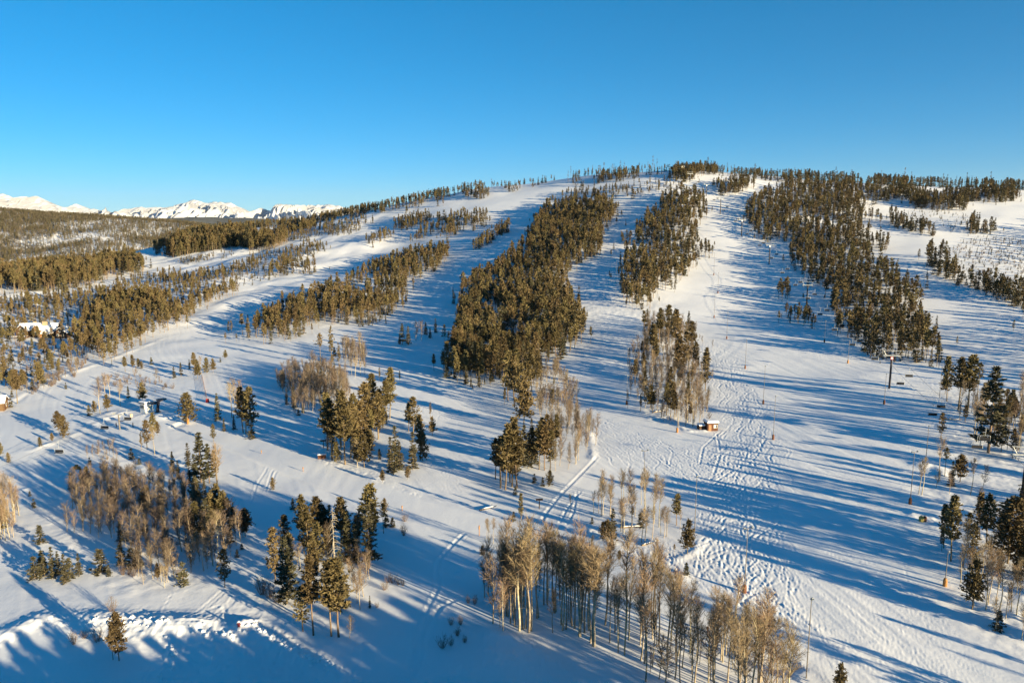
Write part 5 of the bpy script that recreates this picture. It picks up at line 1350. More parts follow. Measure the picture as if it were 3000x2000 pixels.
def make_chair():
    t = thing('chairlift_chair', "", 'lift chair', (0, 0, 0), 0)
    h = MB(); bar(h, [0, 0, 0.05], [0, 0.05, -1.5], 0.045); h.tube([[0, 0.05, -1.5], [0, 0.0, -1.9]], [0.045, 0.045], 6); h.box((0, 0, 0), (0.12, 0.5, 0.14))
    obj('hanger', h, M_STEEL, t)
    f = MB(); bar(f, [-1.1, 0, -1.9], [1.1, 0, -1.9], 0.045)
    for s in (-1, 1):
        f.tube([[s * 1.1, 0, -1.9], [s * 1.2, 0.02, -2.2], [s * 1.2, -0.12, -3.05], [s * 1.15, 0.42, -3.1]], [0.04] * 4, 6)
    obj('frame', f, M_STEEL, t)
    obj('seat', B(((0, 0.14, -3.06), (2.2, 0.56, 0.09))), M_SEAT, t)
    obj('backrest', B(((0, -0.16, -2.66), (2.2, 0.07, 0.62))), M_SEAT, t)
    return t
def kids(o):
    return [c for c in bpy.data.objects if c.parent == o]
def copy_thing(o):
    r = o.copy(); COL.objects.link(r)
    for c in kids(o):
        d = c.copy(); COL.objects.link(d); d.parent = r
        for e in kids(c):
            f = e.copy(); COL.objects.link(f); f.parent = d
    return r
chair0 = make_chair(); used = False
def along(path, s):
    L = np.concatenate([[0], np.cumsum(np.linalg.norm(np.diff(path, axis=0), axis=1))])
    return np.array([np.interp(s, L, path[:, j]) for j in range(3)]), L[-1]
def place_chair(pos, ang, label, group):
    global used
    o = copy_thing(chair0) if used else chair0
    used = True
    o.location = pos; o.rotation_euler = (0, 0, ang); o['label'] = label
    if group:
        o['group'] = group
for s in (0, 1):
    tot = along(ropes[s], 0)[1]
    q = 14.0 + 9 * s; k = 0
    while q < tot - 25:
        p, _ = along(ropes[s], q); p2, _ = along(ropes[s], q + 1)
        dmin = min(math.hypot(p[0] - w[0], p[1] - w[1]) for w in TW)
        u, v = to_pix(p[0], p[1], p[2] - 2.5)
        if dmin > 4 and u < 3010:
            ang = math.atan2(p2[1] - p[1], p2[0] - p[0]) - math.pi / 2 + (math.pi if s else 0)
            i = int(np.argmin([math.hypot(p[0] - w[0], p[1] - w[1]) for w in TW]))
            up = p[1] > TW[i][1]
            lab = "empty dark lift chair on the %s rope %s the tower with %s" % (("left", "right")[s], "above" if up else "below", ' '.join(tower_words[i].split()[:3]))
            lab = ' '.join(lab.split()[:16])
            place_chair(p, ang, lab, "chairs on the %s rope %s tower %d" % (("left", "right")[s], "above" if up else "below", i))
        q += 33.0; k += 1

# ---- beginner lift at the left: white booth, dark bullwheel terminal, tower, chairs
bx_, by_, bz_ = at(431, 1208)
bt = thing('lift_booth', "white box booth with flat snowy roof on a snow mound", 'booth', (bx_, by_, bz_ - 0.1), R(-35))
bt.scale = (1.25, 1.25, 1.2)
bh = 2.7
obj('wall', B(((0, 0, bh / 2), (2.2, 2.2, bh))), M_WHITE, bt)
rf = obj('roof', B(((0, 0, bh + 0.09), (2.7, 2.7, 0.18))), M_DARK, bt); obj('roof_snow', B(((0, 0, bh + 0.29), (2.6, 2.6, 0.22), 0, 0, 0.93)), M_SNOW, rf)
for (px_, py_, dx, dy) in ((0.35, -1.12, 1.0, 0.05), (1.12, 0.1, 0.05, 0.9), (-0.55, -1.12, 0.55, 0.05)):
    w_ = obj('window', B(((px_, py_, 1.75), (dx + 0.12, dy, 1.0))), M_FRAME, bt)
    obj('pane', B(((px_ + (0.03 if dx < 0.1 else 0), py_ - (0.03 if dy < 0.1 else 0), 1.75), (dx if dx > 0.1 else 0.02, dy if dy > 0.1 else 0.02, 0.86))), M_GLASS, w_)
obj('door', B(((1.125, -0.62, 1.0), (0.05, 0.7, 1.9))), M_WHITE, bt)
ex, ey, ez = at(462, 1209)
lx, ly, lz = at(351, 1258)
lift_dir = math.atan2(ly - ey, lx - ex)
tt_ = thing('lift_terminal', "black steel drive terminal with overhanging bullwheel arm beside the white booth", 'lift terminal', (ex, ey, ez - 0.2), lift_dir)
mb = MB(); mb.tube([[0, 0, 0], [-0.25, 0, 1.6], [-0.9, 0, 3.2]], [0.5, 0.46, 0.42], 10, 0, True); mb.box((0.2, 0, 0.18), (2.2, 1.2, 0.36)); obj('mast', mb, M_DARK, tt_)
mb = MB(); mb.box((-1.2, 0, 3.5), (5.4, 0.55, 0.42)); mb.box((1.6, 0, 3.35), (0.8, 1.6, 0.3)); obj('boom', mb, M_DARK, tt_)
mb = MB(); mb.tube([[-2.6, 0, 3.62], [-2.6, 0, 3.8]], [1.55, 1.55], 24, 0, True); obj('bullwheel', mb, M_DARK, tt_)
th_ = 4.6
t2 = thing('lift_tower', "short weathered lift tower of the beginner lift left of the white booth", 'lift tower', (lx, ly, lz - 0.2), lift_dir + math.pi / 2)
mb = MB(); mb.tube([[0, 0, 0], [0, 0, th_]], [0.24, 0.19], 10, 0, True); obj('post', mb, M_POLE, t2, True)
obj('crossarm', B(((0, 0, th_ + 0.08), (3.3, 0.22, 0.2))), M_STEEL, t2)
for s in (-1, 1):
    mb = MB(); mb.box((s * 1.5, 0, th_ + 0.25), (0.1, 1.8, 0.14))
    for q in (-0.6, 0, 0.6):
        mb.tube([[s * 1.5 - 0.05, q, th_ + 0.38], [s * 1.5 + 0.05, q, th_ + 0.38]], [0.15, 0.15], 8, 0, True)
    obj('sheave_train', mb, M_STEEL, t2)
obj('work_platform', B(((0.75, 0, th_ * 0.6), (0.9, 0.6, 0.08))), M_DARK, t2)
obj('number_plate', B(((0, 0.24, th_ - 0.5), (0.5, 0.04, 0.5))), M_SIGNW, t2)
dx_, dy_ = math.cos(lift_dir), math.sin(lift_dir)
for s in (-1, 1):
    ox, oy = -dy_ * 1.5 * s, dx_ * 1.5 * s
    path = []
    A_ = np.array([ex + ox + 2.6 * -dx_, ey + oy + 2.6 * -dy_, ez + 3.6]); B_ = np.array([lx + ox, ly + oy, lz + th_ + 0.35]); C_ = B_ + np.array([dx_ * 75, dy_ * 75, -0.4])
    for a, b in ((A_, B_), (B_, C_)):
        for k in range(10):
            u = k / 10; path.append(a + (b - a) * u - np.array([0, 0, 1]) * np.linalg.norm(b - a) * 0.02 * 4 * u * (1 - u))
    path.append(C_); path = np.array(path)
    mb = MB(); mb.tube(path, np.full(len(path), 0.022), 5)
    o = obj('haul_rope', mb, M_ROPE, None, True); o['label'] = ("near side rope of the beginner lift by the white booth", "far side rope of the beginner lift by the white booth")[s > 0]; o['category'] = 'lift cable'
    if s == -1:
        near_rope = path
        for q, lab in ((16, "lift chair hanging just before the beginner lift tower"), (27, "dark lift chair hanging just past the beginner lift tower"), (46, "dark lift chair over the snow lane farther from the beginner tower")):
            p, tot = along(path, q)
            if q < tot:
                place_chair(p, lift_dir - math.pi / 2, lab, None)
for px, pb, lab in ((341, 1250, "short dark marker post left of the beginner lift tower"), (390, 1250, "short dark marker post right of the beginner lift tower")):
    x, y, z = at(px, pb)
    mb = MB(); mb.tube([[0, 0, -0.2], [0, 0, 1.1], [0, 0, 1.2]], [0.13, 0.13, 0.1], 8, 0, True); bar(mb, [0, 0, 1.2], [0, 0, 1.45], 0.03)
    o = obj('marker_post', mb, M_DARK); o.location = (x, y, z); o['label'] = lab; o['category'] = 'post'

# ---- flood light poles along the runs
def lamp_post(px, pb, ptop, label, pad=M_PADB, heads=2, face=0.0):
    x, y, z = at(px, pb)
    h = min(15.0, max(6.0, height_for(x, y, z, pb - ptop)))
    t = thing('lamp_post', label, 'lamp post', (x, y, z - 0.1), face, None)
    mb = MB(); mb.tube([[0, 0, -0.2], [0, 0, h * 0.5], [0, 0, h]], [0.085, 0.065, 0.045], 8, 0, True); obj('pole', mb, M_POLE, t, True)
    if heads == 2:
        mb = MB(); bar(mb, [-0.75, 0, h - 0.1], [0.75, 0, h - 0.1], 0.04); obj('arm', mb, M_POLE, t)
    for s in ((-1, 1) if heads == 2 else (0,)):
        lm = MB(); lm.box((s * 0.72, -0.12, h + 0.12), (0.42, 0.34, 0.28), 0.2 * s, 0, 0.7); hd = obj('lamp_head', lm, M_LAMP, t)
        obj('lens', B(((s * 0.72, -0.295, h + 0.1), (0.34, 0.02, 0.2), 0.2 * s)), M_GLASS, hd)
    if pad is not None:
        mb = MB(); mb.tube([[0, 0, -0.1], [0, 0, 1.15], [0, 0, 1.5]], [0.34, 0.33, 0.2], 10, 0, True); obj('crash_pad', mb, pad, t, True)
LPS = [(2181, 1735, 1545, "tall flood lamp post on a brown pad at the lower end of the tracked snow", M_PADB, 2),
       (2265, 1287, 1160, "flood lamp post with rust pad at the lower right edge of the tracks", M_PADB, 1),
       (2236, 1183, 1072, "flood lamp post with rust pad at the tracks' middle right edge", M_PADB, 1),
       (2183, 1080, 994, "flood lamp post with rust pad at the tracks' upper bend", M_PADB, 1),
       (2129, 993, 915, "flood lamp post with rust pad at the top of the tracks", M_PADB, 1),
       (2092, 931, 860, "slim lamp post at the shaded edge above the tracks", M_PADB, 1),
       (2103, 859, 799, "slim lamp post on the shaded upper piste beside the narrow island", M_PADB, 1),
       (2091, 806, 742, "slim lamp post just off the narrow island's side clump", M_PADB, 1),
       (2590, 1184, 1095, "lamp post with a rust pad left of the red-plated tower's foot", M_PADB, 1),
       (2484, 1064, 1000, "lamp post with an orange pad on the sunlit piste", M_PAD, 1),
       (2415, 1003, 940, "lamp post with a rust pad on the shade line under the forest", M_PADB, 1),
       (2750, 1080, 1012, "lamp post against the lowest right corner of the broad forest", None, 1),
       (2752, 1165, 1075, "lamp post beside the pines at the piste's right rim", None, 1),
       (2666, 1476, 1322, "tall twin lamp post with a dark pad right of the shaded piste", M_PADB, 2),
       (2712, 1352, 1248, "slim lamp post rising behind the bare aspens at the piste edge", None, 1),
       (2768, 1716, 1645, "short lamp post on an orange pad low on the right piste edge", M_PAD, 1),
       (2362, 1985, 1752, "tallest lamp post, standing among aspens near the bottom edge", None, 1),
       (1984, 1266, 1172, "lamp post on a yellow pad left of the red hut", M_PAD, 1),
       (1836, 1185, 1100, "lamp post with a rust pad at the mixed island's lower left rim", M_PADB, 1),
       (1838, 1072, 1020, "slim lamp post beside the mixed island's upper left edge", None, 1),
       (1805, 830, 764, "lamp post in front of the narrow island's left side", None, 1),
       (1642, 848, 797, "lamp post on the right rim of the long central island", None, 1),
       (1852, 915, 857, "lamp post at the narrow island's lowest point", None, 1),
       (2706, 850, 808, "slim lamp post on the upper right run", None, 1),
       (2606, 690, 640, "slim lamp post high on the upper right run", None, 1),
       (2963, 896, 845, "lamp post in front of the long hedge-like belt", None, 1),
       (2097, 555, 520, "grey lamp post near the top of the main piste", None, 1),
       (2035, 1560, 1395, "thin pole with a small lamp above the dark corner pine", None, 1),
       (1886, 1440, 1318, "thin lamp pole in the open snow under the hut", None, 2)]
for a in LPS:
    lamp_post(*a[:4], pad=a[4], heads=a[5], face=R(20))

# ---- red-brown patrol hut under the mixed island
hx_, hy_, hz_ = at(2082, 1258)
ht = thing('ski_hut', "small red-brown hut with thick snow on its roof beside the tracks", 'hut', (hx_, hy_, hz_ - 0.15), R(8))
W_, Dp, Hh = 3.1, 3.0, 2.4
obj('wall', B(((0, 0, Hh / 2), (W_, Dp, Hh))), M_LOG, ht)
mb = MB(); mb.box((0, 0, Hh + 0.08), (W_ + 0.5, Dp + 0.6, 0.16)); rf = obj('roof', mb, M_LOGD, ht)
mb = MB(); mb.box((0, 0, Hh + 0.16 + 0.33), (W_ + 0.5, Dp + 0.6, 0.62), 0, 0, 0.86); obj('roof_snow', mb, M_SNOW, rf)
dr = obj('door', B(((-0.85, -Dp / 2 - 0.03, 1.02), (0.78, 0.06, 2.0))), M_DOOR, ht); obj('handle', B(((-0.58, -Dp / 2 - 0.08, 1.0), (0.06, 0.05, 0.14))), M_STEEL, dr)
wn = obj('window', B(((0.78, -Dp / 2 - 0.03, 1.52), (1.1, 0.06, 1.0))), M_FRAME, ht); obj('pane', B(((0.55, -Dp / 2 - 0.07, 1.52), (0.42, 0.03, 0.84))), M_WHITE, wn); obj('pane', B(((1.02, -Dp / 2 - 0.07, 1.52), (0.42, 0.03, 0.84))), M_GLASS, wn)
wn = obj('window', B(((W_ / 2 + 0.03, 0, 1.5), (0.06, 1.2, 0.9))), M_FRAME, ht); obj('pane', B(((W_ / 2 + 0.07, 0, 1.5), (0.03, 1.04, 0.76))), M_GLASS, wn)
sx_, sy_, sz_ = at(2062, 1256)
sh2 = thing('lean_to', "low snow covered lean-to against the red hut's left side", 'lean-to', (hx_ - 2.75, hy_ + 0.5, hz_ - 0.1), R(8))
obj('wall', B(((0, 0, 0.7), (1.6, 2.0, 1.4))), M_LOGD, sh2); obj('roof_snow', B(((0, 0, 1.55), (1.9, 2.3, 0.3), 0, 0, 0.9)), M_SNOW, sh2)

# ---- timber lodge at the far left, gables and chimneys
gx_, gy_, gz_ = at(112, 985)
S_ = 0.8
lg = thing('timber_lodge', "large timber lodge with several snowy gables and stone chimney among pines", 'lodge', (gx_, gy_, gz_ - 0.6), R(6))
lg.scale = (S_, S_, S_)
def gable_block(px, py, w, d, h, rise, wallm, along_x=True, over=0.6):
    """Walls with pitched snow roof; the ridge runs along x or along y."""
    wl = MB()
    wl.box((px, py, h / 2), (w, d, h))
    if along_x:
        for s in (-1, 1):
            V = [[px + s * w / 2, py - d / 2, h], [px + s * w / 2, py + d / 2, h], [px + s * w / 2, py, h + rise]]
            wl.add(V, [[0, 1, 2, 2]])
    else:
        for s in (-1, 1):
            V = [[px - w / 2, py + s * d / 2, h], [px + w / 2, py + s * d / 2, h], [px, py + s * d / 2, h + rise]]
            wl.add(V, [[0, 1, 2, 2]])
    obj('wall', wl, wallm, lg)
    def slab(off, th, grow):
        r_ = MB()
        for s in (-1, 1):
            if along_x:
                e = d / 2 + over; k = rise / (d / 2)
                P0 = np.array([[px - w / 2 - over, py, h + rise], [px + w / 2 + over, py, h + rise], [px + w / 2 + over, py + s * e, h + rise - k * e], [px - w / 2 - over, py + s * e, h + rise - k * e]])
            else:
                e = w / 2 + over; k = rise / (w / 2)
                P0 = np.array([[px, py - d / 2 - over, h + rise], [px, py + d / 2 + over, h + rise], [px + s * e, py + d / 2 + over, h + rise - k * e], [px + s * e, py - d / 2 - over, h + rise - k * e]])
            V = np.vstack([P0 + [0, 0, off], P0 + [0, 0, off + th]])
            r_.add(V, [[0, 1, 2, 3], [4, 7, 6, 5], [0, 4, 5, 1], [1, 5, 6, 2], [2, 6, 7, 3], [3, 7, 4, 0]])
        return r_
    r0 = obj('roof', slab(0.02, 0.2, 0), M_LOGD, lg)
    obj('roof_snow', slab(0.23, 0.3, 0), M_SNOW, r0)
gable_block(0, 3, 22, 8, 5.0, 3.2, M_LOGD, True)
gable_block(-6.5, -2.5, 6.5, 7, 5.2, 3.4, M_LOGD, False)
gable_block(1.2, -1.8, 4.2, 5.5, 5.6, 2.6, M_TIMB, False)
gable_block(6.5, -1.0, 6, 5.2, 3.0, 1.8, M_TIMB, True)
gable_block(14.5, 0.5, 7.5, 8.5, 3.2, 3.0, M_LOGD, False)
mb = MB(); mb.box((-3.0, 4, 7.0), (1.5, 1.3, 5.2)); obj('chimney', mb, M_STONE, lg)
mb = MB(); mb.box((3.8, 2, 6.6), (2.6, 1.8, 6.4)); obj('chimney', mb, M_STONE, lg)
mb = MB(); mb.box((6.2, -3.9, 2.0), (3.0, 0.5, 4.0)); obj('stone_bay', mb, M_STONE, lg)
for wx_, wy_, wz_, ww_, wh_ in ((-7.6, -6.03, 3.0, 1.5, 1.7), (-5.4, -6.03, 3.0, 1.5, 1.7), (-6.5, -6.03, 5.8, 1.6, 1.5), (1.2, -4.58, 3.4, 1.6, 1.5), (5.5, -4.18, 2.9, 0.9, 0.9), (7.0, -4.18, 2.9, 0.9, 0.9), (6.2, -4.18, 1.1, 0.9, 0.9), (9.0, -3.63, 1.7, 0.9, 1.1), (13.2, -3.78, 1.8, 1.3, 1.2), (16.0, -3.78, 1.8, 1.3, 1.2), (14.6, -3.78, 4.2, 1.2, 1.0)):
    w_ = obj('window', B(((wx_, wy_, wz_), (ww_ + 0.24, 0.06, wh_ + 0.24))), M_FRAME, lg); obj('pane', B(((wx_, wy_ - 0.05, wz_), (ww_, 0.04, wh_))), M_GLASS, w_)
mb = MB(); mb.box((-7.5, -7.6, 1.9), (10, 3, 0.25))
for q in (-12, -9, -6, -3):
    mb.box((q, -8.9, 0.95), (0.3, 0.3, 1.9))
mb.box((-7.5, -9.05, 2.9), (10, 0.1, 0.12)); mb.box((-7.5, -9.05, 2.5), (10, 0.06, 0.06))
obj('deck', mb, M_LOGD, lg); obj('deck_snow', B(((-7.5, -7.6, 2.14), (9.9, 2.7, 0.22))), M_SNOW, lg)
dr = obj('door', B(((3.9, -4.2, 1.2), (1.0, 0.08, 2.2))), M_DOOR, lg)

# ---- log cabin cut by the left edge of the picture
cxx, cyy, czz = at(-12, 1200)
cb = thing('log_cabin', "orange log cabin with snowy roof cut off by the photo's left edge", 'cabin', (cxx, cyy, czz - 0.2), R(20))
mb = MB()
for q in range(9):
    for s in (-1, 1):
        bar(mb, [-2.9, s * 2.2, 0.15 + q * 0.3], [2.9, s * 2.2, 0.15 + q * 0.3], 0.155, 8)
        bar(mb, [s * 2.7, -2.4, 0.15 + q * 0.3], [s * 2.7, 2.4, 0.15 + q * 0.3], 0.155, 8)
mb.add([[2.7, -2.2, 2.8], [2.7, 2.2, 2.8], [2.7, 0, 4.3]], [[0, 1, 2, 2]]); mb.add([[-2.7, -2.2, 2.8], [-2.7, 2.2, 2.8], [-2.7, 0, 4.3]], [[0, 1, 2, 2]])
obj('wall', mb, M_TIMB, cb, False)
def gslab(w, d, h, rise, off, th):
    r_ = MB()
    for s in (-1, 1):
        k = rise / 2.2; e = d
        P0 = np.array([[-w, 0, h + rise], [w, 0, h + rise], [w, s * e, h + rise - k * e], [-w, s * e, h + rise - k * e]])
        V = np.vstack([P0 + [0, 0, off], P0 + [0, 0, off + th]])
        r_.add(V, [[0, 1, 2, 3], [4, 7, 6, 5], [0, 4, 5, 1], [1, 5, 6, 2], [2, 6, 7, 3], [3, 7, 4, 0]])
    return r_
r0 = obj('roof', gslab(3.3, 2.75, 2.8, 1.5, 0.02, 0.15), M_LOGD, cb); obj('roof_snow', gslab(3.3, 2.75, 2.8, 1.5, 0.18, 0.3), M_SNOW, r0)
w_ = obj('window', B(((2.87, 0.6, 1.5), (0.06, 1.0, 1.0))), M_FRAME, cb); obj('pane', B(((2.91, 0.6, 1.5), (0.04, 0.8, 0.8))), M_GLASS, w_)
obj('door', B(((2.87, -0.9, 1.1), (0.07, 0.9, 2.0))), M_LOG, cb)

# ---- summit: top terminal, brown lift house, side poles
tl = thing('top_terminal', "pale boxy top terminal of the chairlift raised on a dark leg at the summit", 'lift terminal', (topx - 1.5, topy + 3, gz(topx - 1.5, topy + 3)), R(12))
tl.scale = (0.85, 0.85, 0.85)
mb = MB(); mb.box((0, 0, 6.3), (5.4, 8, 2.0), 0, 0, 0.92); obj('housing', mb, mat('cream_panels', (0.55, 0.51, 0.42), 0.6, 2.0, 0.1), tl)
mb = MB(); mb.box((0, 0, 5.1), (4.2, 7, 0.4)); obj('underframe', mb, M_STEEL, tl)
mb = MB(); mb.box((2.0, 0, 2.5), (0.8, 0.9, 5.0)); mb.box((-1.8, -1, 2.5), (0.5, 0.5, 5.0)); obj('leg', mb, M_DARK, tl)
mb = MB(); bar(mb, [2.2, -3, 6.9], [7.5, -3.5, 6.6], 0.12); bar(mb, [3.0, -2, 5.2], [9.5, -3, 4.2], 0.1); obj('outrigger', mb, M_STEEL, tl)
ux, uy, uz = at(1978, 503)
uh = thing('lift_house', "brown gabled lift house left of the pale top terminal", 'house', (ux, uy + 2, gz(ux, uy + 2) - 0.3), R(-14))
mb = MB(); mb.box((0, 0, 1.6), (6.5, 4.5, 3.2)); mb.add([[-3.25, -2.25, 3.2], [-3.25, 2.25, 3.2], [-3.25, 0, 5.0]], [[0, 1, 2, 2]]); mb.add([[3.25, -2.25, 3.2], [3.25, 2.25, 3.2], [3.25, 0, 5.0]], [[0, 1, 2, 2]]); obj('wall', mb, M_LOG, uh)
r_ = MB()
for s in (-1, 1):
    P0 = np.array([[-3.8, 0, 5.05], [3.8, 0, 5.05], [3.8, s * 2.9, 2.75], [-3.8, s * 2.9, 2.75]]); V = np.vstack([P0, P0 + [0, 0, 0.2]])
    r_.add(V, [[0, 1, 2, 3], [4, 7, 6, 5], [0, 4, 5, 1], [1, 5, 6, 2], [2, 6, 7, 3], [3, 7, 4, 0]])
obj('roof', r_, M_LOGD, uh)
for q in (-1.6, 1.4):
    w_ = obj('window', B(((q, -2.28, 1.9), (1.2, 0.06, 1.0))), M_FRAME, uh); obj('pane', B(((q, -2.33, 1.9), (1.0, 0.04, 0.8))), M_GLASS, w_)
x, y, z = at(2052, 503)
st = thing('snow_gun_tower', "slanting steel snowmaking arm among the summit trees", 'snow gun', (x, y, z), R(0))
mb = MB(); bar(mb, [0, 0, 0], [0, 0, 5.5], 0.13); bar(mb, [-2.2, 0, 4.6], [2.6, 0, 6.6], 0.1); bar(mb, [1.2, 0, 0], [1.4, 0, 5.2], 0.08); obj('mast', mb, M_STEEL, st)
mb = MB(); mb.tube([[2.4, 0, 6.5], [3.3, 0, 6.9]], [0.35, 0.5], 10, 0, True); obj('nozzle', mb, M_STEEL, st)

# ---- small things on the snow
def pole_marker(px, pb, ptop, label, r=0.07, m=M_PAD):
    x, y, z = at(px, pb)
    h = max(1.0, height_for(x, y, z, pb - ptop))
    t = thing('orange_marker', label, 'marker pole', (x, y, z - 0.1))
    mb = MB(); mb.tube([[0, 0, -0.2], [0, 0, h]], [r, r * 0.9], 8, 0, True); obj('pole', mb, m, t)
    mb = MB(); mb.tube([[0, 0, h * 0.62], [0, 0, h * 0.9]], [r * 1.9, r * 1.9], 8, 0, True); obj('sleeve', mb, m, t)
pole_marker(766, 1325, 1315, "orange marker pole on the cat track's upper left stretch")
pole_marker(888, 1377, 1363, "orange marker pole on the cat track above the snowmobile scribbles")
pole_marker(1178, 1491, 1474, "orange marker pole on the cat track right of the tall conifer clump")
pole_marker(1404, 1563, 1530, "orange pole at the top of the long foot track")
pole_marker(1600, 1642, 1618, "orange marker showing between the pale aspens")
pole_marker(2073, 1845, 1825, "rusty marker stub at the foot of the snowy aspen edge", 0.1, M_PADB)
x, y, z = at(551, 1240)
mb = MB(); mb.tube([[0, 0, -0.1], [0, 0, 1.5]], [0.36, 0.36], 12, 0, True)
o = obj('tree_pad', mb, M_PAD, None, True); o.location = (x, y, z); o['label'] = "orange crash pad wrapped round the bushy pine's trunk"; o['category'] = 'crash pad'
x, y, z = at(225, 1375)
mb = MB(); mb.tube([[-0.75, 0, 0.35], [0.75, 0, 0.35]], [0.42, 0.42], 12, 0, True); mb.box((0, 0, 0.95), (0.7, 0.4, 0.4))
o = obj('snow_gun', mb, M_PAD); o.location = (x, y, z); o['label'] = "orange padded hydrant lying above the pair of dark spruces"; o['category'] = 'hydrant'
x, y, z = at(385, 1222)
mb = MB(); mb.tube([[0, 0, 0], [0, 0, 0.7], [0, 0, 0.9]], [0.42, 0.42, 0.2], 10, 0, True)
o = obj('barrel', mb, mat("pale_orange", (0.7, 0.45, 0.28), 0.7)); o.location = (x, y, z); o['label'] = "pale orange barrel on the snow beside the beginner lift tower"; o['category'] = 'barrel'
# orange netting down the ramp
p0 = np.array(at(591, 1100)); p1 = np.array(at(606, 1172))
nt_ = thing('safety_fence', "orange netting fence running down the shaded snow ramp", 'fence', (0, 0, 0))
mb = MB(); ln = []
for k in range(13):
    q = p0 + (p1 - p0) * k / 12; q[2] = gz(q[0], q[1]); ln.append(q)
for a, b in zip(ln[:-1], ln[1:]):
    for hgt in np.arange(0.1, 1.1, 0.16):
        bar(mb, a + [0, 0, hgt], b + [0, 0, hgt], 0.022, 4)
for k in range(60):
    q = p0 + (p1 - p0) * k / 59; q[2] = gz(q[0], q[1]); bar(mb, q + [0, 0, 0.1], q + [0, 0, 1.06], 0.015, 4)
obj('netting', mb, mat("faded_orange_net", (0.72, 0.36, 0.22), 0.8), nt_)
for q in ln[::3]:
    mb = MB(); bar(mb, q + [0, 0, -0.2], q + [0, 0, 1.3], 0.035); obj('stake', mb, M_POLE, nt_)
x, y, z = at(608, 1178)
mb = MB(); mb.box((0, 0, 0.5), (1.1, 0.7, 1.2), 0.3, 0, 0.85); mb.box((0, 0, 1.15), (0.8, 0.5, 0.12), 0.3)
o = obj('padded_box', mb, M_SIGNR); o.location = (x, y, z); o['label'] = "dark red padded box at the netting's lower end"; o['category'] = 'padded box'
# shed and T post under the pine clump
x, y, z = at(943, 1342)
sd = thing('small_shed', "low rust-brown shed at the foot of the pine clump's left side", 'shed', (x, y, z - 0.1), R(15))
obj('wall', B(((0, 0, 0.6), (2.0, 1.4, 1.2))), M_LOG, sd); obj('roof_snow', B(((0, 0, 1.3), (2.2, 1.6, 0.24), 0, 0, 0.9)), M_SNOW, sd)
for px, pb, ptop, lab in ((948, 1312, 1287, "T shaped wooden sign post left of the pine clump"), (1580, 1489, 1458, "T shaped wooden sign post below the narrow lane")):
    x, y, z = at(px, pb); h = max(2.0, height_for(x, y, z, pb - ptop))
    t = thing('sign_post', lab, 'sign post', (x, y, z - 0.1))
    mb = MB(); mb.tube([[0, 0, -0.2], [0, 0, h]], [0.11, 0.09], 8, 0, True); obj('post', mb, M_LOGD, t); obj('sign_board', B(((0, -0.12, h - 0.2), (1.5, 0.07, 0.42), 0.15)), M_LOGD, t)
# hydrants at the right edge of the piste
for px, pb, m, lab, w in ((2699, 1527, M_SIGNY, "yellow padded hydrant, left one of the pair beside the fir", 0.5), (2708, 1527, M_PADB, "brown padded hydrant, right one of the pair beside the fir", 0.42)):
    x, y, z = at(px, pb)
    t = thing('hydrant', lab, 'hydrant', (x, y, z - 0.05))
    mb = MB(); mb.tube([[0, 0, 0], [0, 0, 0.9], [0, 0, 1.1]], [w, w, w * 0.6], 10, 0, True); obj('pad', mb, m, t, True)
    mb = MB(); bar(mb, [0, 0, 1.05], [0, 0, 1.35], 0.08); bar(mb, [-0.3, 0, 1.3], [0.3, 0, 1.3], 0.05); obj('valve', mb, M_STEEL, t)
# red hydrant buried by the plowed bank
x, y, z = at(701, 1853)
t = thing('fire_hydrant', "small dark red fire hydrant capped with snow beside the plowed bank", 'fire hydrant', (x, y, z - 0.05))
mb = MB(); mb.tube([[0, 0, 0], [0, 0, 0.6], [0, 0, 0.75], [0, 0, 0.85]], [0.2, 0.18, 0.21, 0.1], 12, 0, True); bar(mb, [-0.3, 0, 0.5], [0.3, 0, 0.5], 0.08, 8); bar(mb, [0, -0.3, 0.45], [0, 0, 0.45], 0.1, 8)
obj('body', mb, mat("hydrant_red", (0.12, 0.02, 0.035), 0.5), t, True)
mb = MB(); mb.tube([[0, 0, 0.84], [0, 0, 0.95], [0, 0, 1.02]], [0.22, 0.2, 0.06], 10, 0, True); obj('snow_cap', mb, M_SNOW, t, True)
# pushed-up blocks of snow along the bank and the end of the plowed road
g = np.random.default_rng(900)
def snow_block(px, py, s):
    x, y, z = at(px, py)
    mb = MB()
    V = []; n1, n2 = 6, 9
    mb.tube([[0, 0, -0.15 * s], [0.02 * s, 0, 0.05 * s], [0, 0.03 * s, 0.3 * s], [0, 0, 0.48 * s], [0, 0, 0.55 * s]], np.array([0.5, 0.62, 0.5, 0.3, 0.04]) * s, 7)
    for v in mb.v:
        v += g.normal(0, 0.06 * s, v.shape)
    return mb, (x, y, z)
blk = []
for k in range(4):
    mb, loc = snow_block(800, 1870, 0.55); blk.append(mb.mesh("snow_block", [M_SNOW]))
lines = [([(735, 1838), (790, 1868), (850, 1900), (915, 1935), (965, 1962)], 46, "angular snow block on the plow line under the conifer clump", "snow blocks on the plow line"),
         ([(560, 1850), (660, 1870), (720, 1850)], 22, "snow block at the end of the plowed bank", "snow blocks at the bank's end"),
         ([(500, 1870), (520, 1930), (470, 1990)], 12, "snow block beside the ribbed snow dump", "snow blocks by the ribbed dump"),
         ([(260, 1822), (340, 1826), (420, 1832), (500, 1838)], 26, "angular snow block on the plowed bank right of its pine", "snow blocks on the plowed bank")]
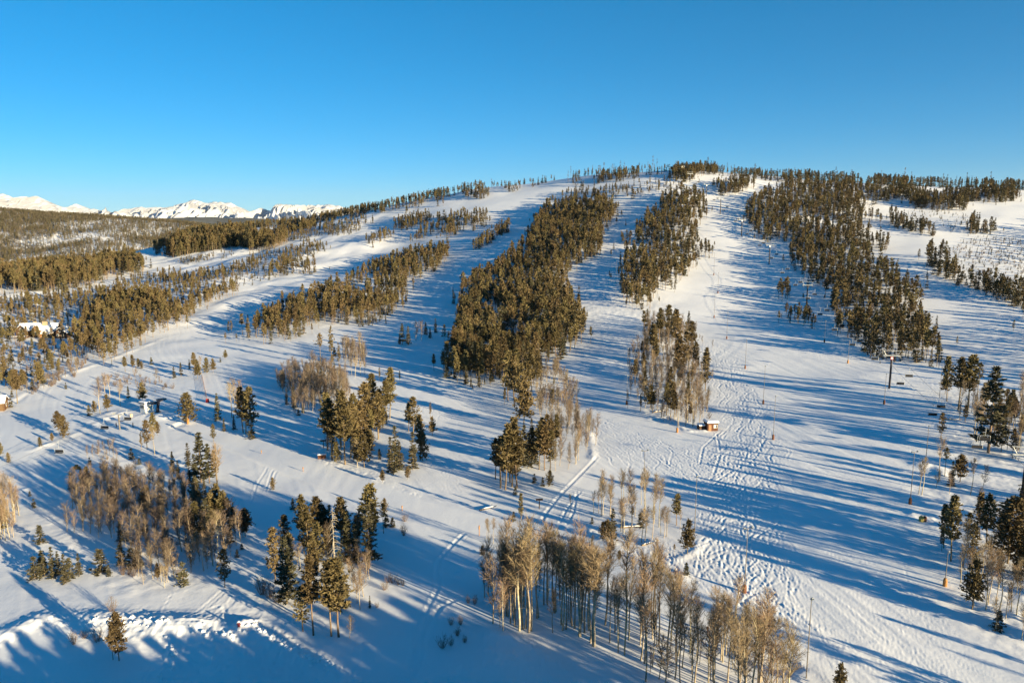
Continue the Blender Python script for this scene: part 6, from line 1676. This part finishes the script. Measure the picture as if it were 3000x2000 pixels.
for pl, n, lab, grp in lines:
    pl = np.array(pl, float); cs = np.linspace(0, len(pl) - 1, n)
    for c in cs:
        px = np.interp(c, range(len(pl)), pl[:, 0]) + g.normal(0, 10); py = np.interp(c, range(len(pl)), pl[:, 1]) + g.normal(0, 7)
        x, y, z = at(px, py); s = g.uniform(0.4, 1.25)
        o = bpy.data.objects.new('snow_block', blk[int(g.integers(4))]); COL.objects.link(o)
        o.location = (x, y, z); o.rotation_euler = (0, 0, g.uniform(0, 6.28)); o.scale = (s * 1.2, s, s * 0.8)
        o['label'] = lab; o['category'] = 'snow block'; o['group'] = grp
# fallen logs in the groves
for px, py, ln_, ang, lab in ((1980, 1130, 7, 0.9, "snowy fallen log lying in the mixed island's hollow"), (1935, 1205, 5, 0.4, "snowy fallen log at the mixed island's lower edge"), (1850, 1545, 4.5, 0.1, "fallen pale log in the open grove below the hut"), (1430, 1490, 4, 0.5, "snow capped log at the cat track's lower edge"), (2790, 1230, 5, -0.3, "bent pale log behind the tall rim pines"), (1905, 1592, 4, 0.5, "fallen log half buried above the cat track bank")):
    x, y, z = at(px, py)
    t = thing('fallen_log', lab, 'log', (x, y, z), ang)
    mb = MB(); mb.tube([[-ln_ / 2, 0, 0.15], [0, 0, 0.22], [ln_ / 2, 0, 0.35]], [0.16, 0.14, 0.08], 8, 0, True); bar(mb, [ln_ * 0.2, 0, 0.25], [ln_ * 0.32, 0.7, 0.6], 0.04); obj('log', mb, M_BARK, t)
    mb = MB(); mb.box((0, 0, 0.38), (ln_ * 0.8, 0.22, 0.12), 0, 0, 0.8); obj('snow_cap', mb, M_SNOW, t)

# ------------------------------------------------------------------ thin mountain air
hz = bpy.data.meshes.new("haze")
c0, c1 = (-46000.0, -1500.0, -520.0), (46000.0, 42000.0, 1400.0)
hv_ = [(x, y, z) for z in (c0[2], c1[2]) for y in (c0[1], c1[1]) for x in (c0[0], c1[0])]
hz.from_pydata(hv_, [], [(0, 2, 3, 1), (4, 5, 7, 6), (0, 1, 5, 4), (2, 6, 7, 3), (0, 4, 6, 2), (1, 3, 7, 5)])
M_HAZE = bpy.data.materials.new("haze"); M_HAZE.use_nodes = True
t = M_HAZE.node_tree; t.nodes.remove(t.nodes["Principled BSDF"])
pv = t.nodes.new("ShaderNodeVolumePrincipled")
pv.inputs["Color"].default_value = (0.85, 0.92, 1.0, 1); pv.inputs["Density"].default_value = 0.7e-5; pv.inputs["Anisotropy"].default_value = 0.2
t.links.new(pv.outputs[0], t.nodes["Material Output"].inputs["Volume"])
hz.materials.append(M_HAZE)
ho = bpy.data.objects.new("haze", hz); COL.objects.link(ho)
ho["kind"] = "stuff"; ho["label"] = "thin clear mountain air softening the far range"; ho["category"] = "haze"
SC.cycles.volume_bounces = 0
